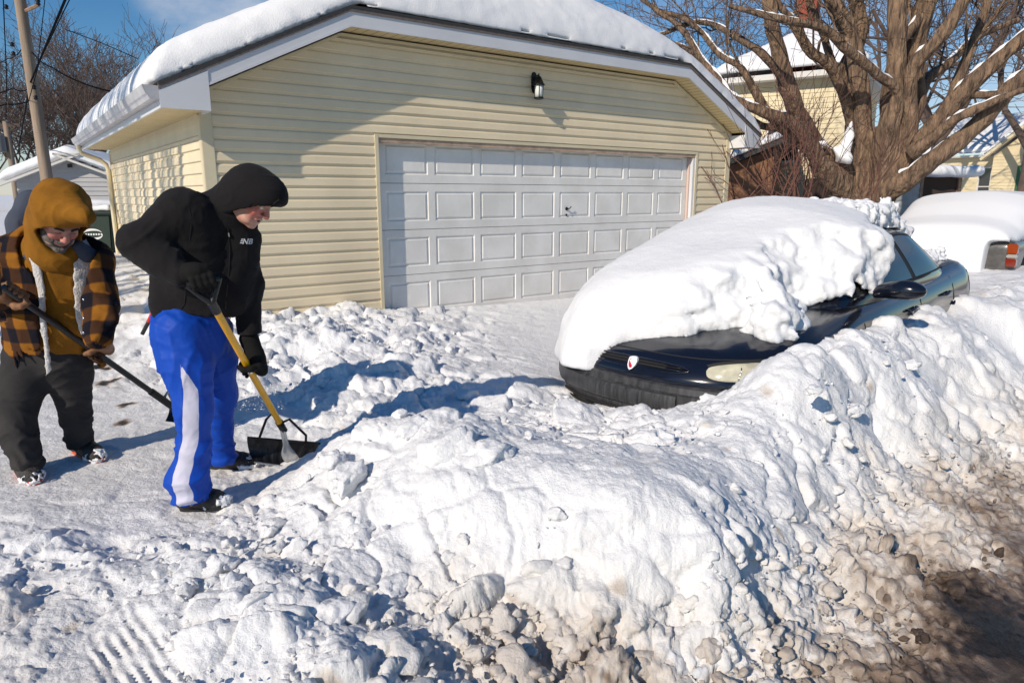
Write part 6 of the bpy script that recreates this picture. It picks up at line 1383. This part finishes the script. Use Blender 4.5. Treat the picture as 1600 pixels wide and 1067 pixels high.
vw,q=snowroof('',(pl,planes,lo,hi),FHr); o=link('house_snow',npmesh('hsn',vw,q),M['snow_smooth'],None,True); tag(o,'snow covering the hip roof of the cream two-storey house','snow')
mb=MB(); cx,cy=Wd*.52,2.2; mb.box((cx-.3,cy-.3,ZT),(cx+.3,cy+.3,ZT+3.9),FHr); ch=mb.build('chimney',mat('red_brick',(.30,.07,.04),.9,var=.4,vscale=20,bump=.4),hs); mb=MB(); mb.box((cx-.36,cy-.36,ZT+3.9),(cx+.36,cy+.36,ZT+4.05),FHr); mb.build('chimney_cap',M['trim_white'],ch)
# low brick wing between the garage and the house
Wc=GXY(1205,19.); We=GXY(1120,19.6); FW=frame_at(Wc,(We-Wc)[:2]); FWr=lambda x,y,z: FW(x,-y,z)
wg=empty('brick_shed',tuple(V(Wc[0],Wc[1],0)),'low brown brick outbuilding with a snowy lean-to roof right of the garage corner','shed')
mb=MB(); mb.prism([(0,-.2),(3,-.2),(3,1.5),(0,2.7)],lambda a,b,t: FWr(a,t,b),0,3); mb.build('wall',M['brick'],wg)
mb=MB(); mb.prism([(-.35,2.98),(3.2,1.53),(3.2,1.42),(-.35,2.86)],lambda a,b,t: FWr(a,t,b),-.35,3.3); mb.build('roof',M['roof_edge'],wg)
mb=MB(); mb.box((1.9,-.08,.0),(1.98,-.01,1.8),FWr); mb.build('downspout',M['trim_white'],wg)
f=Field((-.6,-.6,1.2),(3.5,3.6,3.5),.09); x,y,z=[f.P[...,k] for k in range(3)]; pd=np.maximum(np.maximum(-.35-x,x-3.2),np.maximum(-.35-y,y-3.3)); rz=2.99-.4085*(x+.35); t=z-rz-.24; hh=np.clip(.5+.5*(t-pd)/.2,0,1); f.f=np.maximum(pd*(1-hh)+t*hh+.2*hh*(1-hh),rz+.01-z).astype(np.float32)
v,q=f.mesh(); o=link('shed_snow',npmesh('wsn',np.array([FWr(*p) for p in v]),q),M['snow_smooth'],None,True); tag(o,'snow on the lean-to roof of the brick outbuilding','snow')
# yellow house with green shutters at the far right
Yc=GXY(1560,34.); Yl=GXY(1448,37.); FY=frame_at(Yc,(Yl-Yc)[:2]); FYr=lambda x,y,z: FY(x,-y,z)
yh=empty('house',tuple(V(Yc[0],Yc[1],0)),'pale yellow house with green shutters and snowy gabled roof at the right edge','house')
wl=float(np.linalg.norm((Yl-Yc)[:2])); ZY=3.3
w1=[(1.6,2.1,1.1,2.8),(3.7,4.9,1.2,2.6)]; w1=[(.45,.95,1.0,2.75),(2.4,3.6,1.2,2.6)]
laps(FYr,0,wl+.5,-.2,ZY,0,.15,w1).build('wall',M['cream_house'],yh)
window(FYr,*w1[0],0,yh); window(FYr,*w1[1],0,yh,True)
mb=MB(); mb.box((.03,.03,-.2),(wl+.5,8,ZY),FYr); mb.build('wall_core',M['dark'],yh)
# front gable wing towards the street
FG=lambda x,y,z: FYr(-x,y-.9,z)
w2=[(1.6,2.8,1.15,2.75),(1.5,2.9,3.6,4.3)]
laps(FG,0,4.6,-.2,ZY,0,.15,w2[:1]).build('wall',M['cream_house'],yh)
window(FG,*w2[0],0,yh,True)
mb=MB(); mb.prism([(0,ZY),(4.6,ZY),(2.3,ZY+1.9)],lambda a,b,t:FG(a,t,b),-.004,.2); mb.build('gable',M['cream_house'],yh); window(FG,1.75,2.85,3.6,4.2,-.03,yh)
mb=MB(); mb.box((.03,.03,-.2),(4.57,8,ZY),FG); mb.build('wall_core',M['dark'],yh)
mb=MB(); mb.beam(FG(-.4,-.3,ZY-.18),FG(2.3,-.3,ZY+2.05),.12,.2,up=FG(0,1,0)-FG(0,0,0)); mb.beam(FG(5.0,-.3,ZY-.18),FG(2.3,-.3,ZY+2.05),.12,.2,up=FG(0,1,0)-FG(0,0,0)); mb.build('bargeboard',M['trim_cream'],yh)
mb=MB(); mb.box((-.4,-.35,ZY),(wl+.9,8.3,ZY+.1),FYr); mb.build('eaves',M['trim_white'],yh)
pl=[(-.5,-.45),(wl+1,-.45),(wl+1,8.4),(-.5,8.4)]; planes=[(ZY+.12+.45*.45,0,.45),(ZY+.12+.45*8.4,0,-.45)]
vw,q=snowroof('',(pl,planes,(-1,-1,ZY-.1),(wl+1.5,9,ZY+4.4)),FYr); o=link('house_snow',npmesh('ysn',vw,q),M['snow_smooth'],None,True); tag(o,'snow on the long roof of the pale yellow house','snow')
f=Field((-.9,-1.3,ZY-.6),(5.5,6,ZY+3.2),.13); x,y,z=[f.P[...,k] for k in range(3)]; rz=np.minimum(ZY-.10+.84*(x+.4),ZY-.10+.84*(5.0-x)); pd=np.maximum(np.maximum(-.5-x,x-5.1),np.maximum(-.4-y,y-5.5)); t=z-rz-.3; hh=np.clip(.5+.5*(t-pd)/.3,0,1); f.f=np.maximum(pd*(1-hh)+t*hh+.3*hh*(1-hh),rz+.03-z).astype(np.float32)
v,q=f.mesh(); o=link('house_snow',npmesh('gsn',np.array([FG(*p) for p in v]),q),M['snow_smooth'],None,True); tag(o,'snow on the street-side gable of the pale yellow house','snow')
mb=MB(); mb.box((-1.9,3.2,ZY+1),(-1.2,3.9,ZY+3.4),FYr); mb.build('chimney',M['brick'],yh)
# grey shed behind the maple, right of the cream house
sg_=empty('shed',tuple(V(*GXY(1440,17)[:2],0)),'small grey shed with a dark doorway and snowy roof seen between maple and farther car','shed')
Sg=GXY(1425,17.); FSg=frame_at(Sg,(1,.25)); 
laps(FSg,-1.1,0.2,-.2,2.2,0,.14).build('wall',mat('grey_clapboard',(.40,.39,.37),.8,var=.15,vscale=4),sg_); mb=MB(); mb.box((-1.1,.02,-.2),(1.4,2.5,1.9),FSg); mb.build('doorway',mat('shed_dark',(.05,.03,.022),.9),sg_)
mb=MB(); mb.box((.2,-.03,-.2),(.28,.02,1.9),FSg); mb.box((1.32,-.03,-.2),(1.42,.02,1.9),FSg); mb.build('door_post',M['wood'],sg_)
f=Field((-.3,-.7,1.5),(2.1,3,2.7),.06); x,y,z=[f.P[...,k] for k in range(3)]; f.f=(rbox(f.P,(.9,1.1,2.03),(.85,1.5,.13),.12)+.03*gnoise(f.P,3,4)).astype(np.float32); v,q=f.mesh(); o=link('shed_snow',npmesh('ssn',np.array([FSg(*p) for p in v]),q),M['snow_smooth'],None,True); tag(o,'snow capping the small grey shed behind the maple','snow')
# small grey garage at the left
Ga=GXY(28,17.); Gb=GXY(178,17.6); FGa=frame_at(Ga,(Gb-Ga)[:2]); gw=float(np.linalg.norm((Gb-Ga)[:2]))+.35
lg=empty('small_garage',tuple(V(Ga[0],Ga[1],0)),'small grey lap-sided garage with a snow-covered roof behind the leaning pole','garage')
def zt_(x): return min(1.75+.42*(x+.15),2.42,1.75+.42*(gw+.15-x)*1.)
mb=MB(); z=-.2
gs=mat('grey_vinyl',(.42,.42,.43),.6,var=.08,vscale=3)
while z<2.40:
    zt=min(z+.11,2.41); xs=[x for x in np.linspace(0,gw,140) if zt_(x)>=z+.02]
    if len(xs)<2: break
    for a,b in ([(xs[0],xs[-1])] if not (z<1.42 and zt>.72) else [(xs[0],2.20),(2.92,xs[-1])]): mb.add([FGa(a,-.02,z),FGa(b,-.02,z),FGa(b,-.002,zt),FGa(a,-.002,zt)],[(0,1,2,3)])
    z=zt
mb.build('wall',gs,lg); mb=MB(); mb.box((.02,.02,-.2),(gw-.02,5,1.7),FGa); mb.build('wall_core',M['dark'],lg)
window(FGa,2.22,2.90,.74,1.40,0,lg); mb=MB(); mb.tube([FGa(2.56,-.02,.75),FGa(2.56,-.02,1.4)],.02,4); mb.build('mullion',M['trim_white'],lg)
mb=MB(); 
ed=[(-.3,1.68),(1.5,2.43),(gw-1.5,2.43),(gw+.3,1.68)]
for a,b in zip(ed[:-1],ed[1:]): mb.beam(FGa(a[0],-.25,a[1]),FGa(b[0],-.25,b[1]),.05,.12,up=FGa(0,1,0)-FGa(0,0,0))
mb.build('fascia',M['trim_white'],lg)
mb=MB(); mb.box((gw/2-.05,-.12,2.12),(gw/2+.03,-.02,2.2),FGa); mb.build('lamp',M['black_metal'],lg)
f=Field((-.8,-.7,1.3),(gw+.8,5.5,4.2),.09); x,y,z=[f.P[...,k] for k in range(3)]; rz=np.minimum(np.minimum(1.74+.42*(x+.3),1.74+.42*(gw+.3-x)),2.48+.5*(y+.3)); pd=np.maximum(np.maximum(-.33-x,x-gw-.33),np.maximum(-.3-y,y-5.2)); t=z-rz-.30+.03*gnoise(f.P,1.4,3); hh=np.clip(.5+.5*(t-pd)/.35,0,1); f.f=np.maximum(pd*(1-hh)+t*hh+.35*hh*(1-hh),rz+.01-z).astype(np.float32)
v,q=f.mesh(); v=relax(v,q,1); o=link('garage_snow',npmesh('lgs',np.array([FGa(*p) for p in v]),q),M['snow_smooth'],None,True); tag(o,'rounded snow on the roof of the small grey garage at the left','snow')
# wheeled bin, and the blue pickup nose behind it
bp_=A(160,385,12.5); bz=.12; FB=frame_at(bp_,(1,.15)); wb_=empty('wheeled_bin',tuple(V(bp_[0],bp_[1],bz)),'dark green wheeled bin with a white emblem, snow on its lid, beside the downspout','bin')
M['bin']=mat('dark_green_plastic',(.012,.028,.018),.5,bump=.1)
mb=MB(); 
for k in range(1): mb.add([FB(*p) for p in [(-.27,-.3,bz),(.27,-.3,bz),(.27,.3,bz),(-.27,.3,bz),(-.34,-.36,bz+1.0),(.34,-.36,bz+1.0),(.34,.36,bz+1.0),(-.34,.36,bz+1.0)]],[(0,3,2,1),(4,5,6,7),(0,1,5,4),(1,2,6,5),(2,3,7,6),(3,0,4,7)])
mb.build('body',M['bin'],wb_,bevel=.03)
mb=MB(); mb.box((-.37,-.40,bz+1.0),(.37,.40,bz+1.06),FB); mb.build('lid',M['bin'],wb_,bevel=.02)
for s in (-1,1): mb=MB(); mb.lathe([(0,0),(.11,0),(.12,.02),(.12,.05),(0,.06)],FB(s*.24,.3,bz+.1),18,(1,0,0)); mb.build('wheel',M['rubber'],wb_)
wm=mat('bin_print_white',(.7,.72,.72),.6)
def bf(x,z): return FB(x,-.3-.06*(z/1.0)-.006,bz+z)
mb=MB()
for (t0,t1,rx,rz_) in ((.35,3.3,.17,.10),(3.6,6.2,.17,.10)):
    for k in range(14):
        a,b=t0+(t1-t0)*k/14,t0+(t1-t0)*(k+1)/14; th=lambda t:.035*math.sin((t-t0)/(t1-t0)*math.pi)+.004
        mb.add([bf(rx*math.cos(a),.66+rz_*math.sin(a)),bf(rx*math.cos(b),.66+rz_*math.sin(b)),bf((rx-th(b))*math.cos(b),.66+(rz_-th(b))*math.sin(b)),bf((rx-th(a))*math.cos(a),.66+(rz_-th(a))*math.sin(a))],[(0,1,2,3)])
em=mb.build('bin_emblem',wm,wb_)
mb=MB(); 
for k in range(9): x=-.20+.042*k; mb.add([bf(x,.645),bf(x+.026,.645),bf(x+.026,.675),bf(x,.675)],[(0,1,2,3)])
mb.build('bin_lettering',wm,wb_)
f=Field((-.45,-.5,.9),(.45,.5,1.35),.035); f.f=(rbox(f.P,(0,0,1.11),(.35,.38,.06),.05)+.03*gnoise(f.P,5,2)).astype(np.float32); v,q=f.mesh(); o=link('bin_snow',npmesh('bsn',np.array([FB(p[0],p[1],p[2]+bz) for p in v]),q),M['snow_smooth'],None,True); tag(o,'thin snow on the lid of the dark green bin','snow')
M['blue_paint']=mat('blue_car_paint',(.01,.05,.16),.25,coat=1.)
bt=empty('blue_pickup',tuple(A(165,380,14.5)),'blue pickup truck half hidden behind the garage corner, snow on its hood','pickup truck')
FT=frame_at(A(118,380,14.3),(1,.42))
f=Field((-.3,-.2,.1),(5.2,2.0,2.1),.05); f.uni(rbox(f.P,(2.4,.9,.85),(2.4,.85,.38),.14)); f.uni(rbox(f.P,(2.5,.9,1.45),(.95,.72,.42),.2),.1); f.sub(np.maximum(np.sqrt((f.P[...,0]-.85)**2+(f.P[...,2]-.45)**2)-.42,f.P[...,1]-.35),.02)
v,q=f.mesh(); v=relax(v,q,2); link('body',npmesh('pk',np.array([FT(*p) for p in v]),q),M['blue_paint'],bt,True)
mb=MB(); mb.lathe([(0,0),(.2,0),(.34,.03),(.35,.2),(0,.22)],FT(.85,.02,.42),22,FT(0,1,0)-FT(0,0,0)); mb.build('wheel',M['rubber'],bt,smooth=True,angle=40)
mb=MB(); mb.box((1.75,.12,1.25),(3.2,.19,1.7),FT); mb.build('window',M['glass_dark'],bt,bevel=.02)
mb=MB(); mb.box((-.02,.1,.8),(.06,.35,1.0),FT); mb.build('headlight',M['headlamp'],bt,bevel=.02)
f=Field((-.2,-.1,1.0),(1.8,2.0,1.7),.05); f.f=(rbox(f.P,(.75,.95,1.26),(.72,.78,.10),.09)+.03*gnoise(f.P,2.5,2)).astype(np.float32); v,q=f.mesh(); o=link('truck_snow',npmesh('tsn',np.array([FT(*p) for p in v]),q),M['snow_smooth'],None,True); tag(o,'snow on the hood of the blue pickup truck','snow')
# ------------------------------------------------------------------ poles and wires
pb=A(76,300,15.); ptp=A(22,-60,15.); pdz=nrm(ptp-pb)
pole=empty('utility_pole',tuple(V(pb[0],15,0)),'leaning weathered wooden utility pole with insulator brackets behind the mustard hood','utility pole')
b0=pb-pdz*((pb[2]+.3)/pdz[2]); mb=MB(); mb.tube([b0+(ptp-b0)*t for t in np.linspace(0,1,10)],[.125-.025*t for t in np.linspace(0,1,10)],14); mb.build('shaft',M['pole'],pole,smooth=True)
pp=lambda py: b0+(ptp-b0)*((A(50,py,15.)[2]-b0[2])/(ptp[2]-b0[2]))
for py,dx in ((20,.42),):
    mb=MB(); mb.tube([pp(py),pp(py)+V(dx,-.1,.12)],.035,6); br=mb.build('bracket',M['wood'],pole); mb=MB(); mb.lathe([(.02,0),(.05,.03),(.03,.06),(.05,.09),(.03,.13)],pp(py)+V(dx,-.1,.10),10); mb.build('insulator',M['black_metal'],br,smooth=True)
for py in (18,76,90,142,158):
    mb=MB(); mb.lathe([(.02,0),(.045,.02),(.03,.04),(.045,.06),(.02,.09)],pp(py)+V(-.2 if py<50 or py in(76,90) else .12,-.15,0),10); mb.build('insulator',M['black_metal'],pole,smooth=True)
p2b=A(18,300,27.); pl2=empty('utility_pole',tuple(V(p2b[0],27,0)),'distant thin pole with a cross-arm at the far left','utility pole')
mb=MB(); mb.tube([V(p2b[0]+.2,27,-.3),A(8,190,27.)],[.15,.10],10); mb.build('shaft',M['pole'],pl2,smooth=True); mb=MB(); mb.beam(A(-20,196,27.),A(32,196,27.),.1,.12); mb.build('cross_arm',M['bark_dark'],pl2); mb=MB(); mb.tube([A(16,205,26.9),A(25,197,26.9)],.03,6); mb.build('brace',M['bark_dark'],pl2)
mb=MB(); mb.lathe([(.16,0),(.18,.02),(.18,.6),(.1,.66)],A(2,238,26.7),12); mb.build('transformer',mat('transformer_grey',(.12,.12,.12),.5),pl2,smooth=True,angle=40)
def wire(lb,pts,r=.012,sag=0.):
    P_=[A(*p) for p in pts]; out=[]
    for a,b in zip(P_[:-1],P_[1:]):
        for k in range(10): t=k/10; out.append(a*(1-t)+b*t-V(0,0,sag*4*t*(1-t)))
    out.append(P_[-1]); mb=MB(); mb.tube(out,r,5,cap=False); o=mb.build('cable',M['wire'],None,smooth=True); tag(o,lb,'cable'); return o
wire('thick black cable running up to the right from the leaning pole past the sky',[(28,238,26,),(47,130,15.0),(110,-20,9.0)],.017)
wire('thin cable beside the thick black one, crossing the pole lower down',[(44,160,15),(62,95,13),(118,-20,10)],.008)
wire('service drop from the leaning pole down to the garage gutter',[(50,82,15),(80,105,13),(172,143,9.6)],.013,.05)
wire('cable slanting from the upper sky down behind the garage roof',[(101,46,20),(160,68,20),(215,92,20)],.012)
wire('cable at the far left edge running almost upright',[(4,-20,16),(10,120,17),(9,190,27)],.012)
wire('thin upright cable just right of the leaning pole',[(72,-20,14),(60,90,15),(50,160,16)],.008)
wire('cable from the far left joining the pole below its insulators',[(-40,150,16),(20,138,15.5),(45,139,15)],.012,.05)
wire('lowest cable from the far left to the pole',[(-40,168,16),(10,163,15.5),(46,158,15)],.016,.03)
wire('slack cable looping left of the pole at its upper insulators',[(-20,100,16),(12,92,15.6),(33,78,15)],.009,.04)
# ------------------------------------------------------------------ street trees behind the photographer: they throw the striped shade on the gutter and side wall
for (x,y,H_,r_,sd_,lb,ln) in ((-10.2,.2,13,.20,501,'bare street tree left of the drive, outside the picture',(.02,0)),(-11.6,2.0,12,.16,502,'second bare street tree left of the drive, outside the picture',(0,.03))):
    tree_at('street_tree',lb,'street trees outside the picture',(x,y,0),H_,r_,sd_,M['bark_far'],3,3,.3,.45,.5,.012,ln)
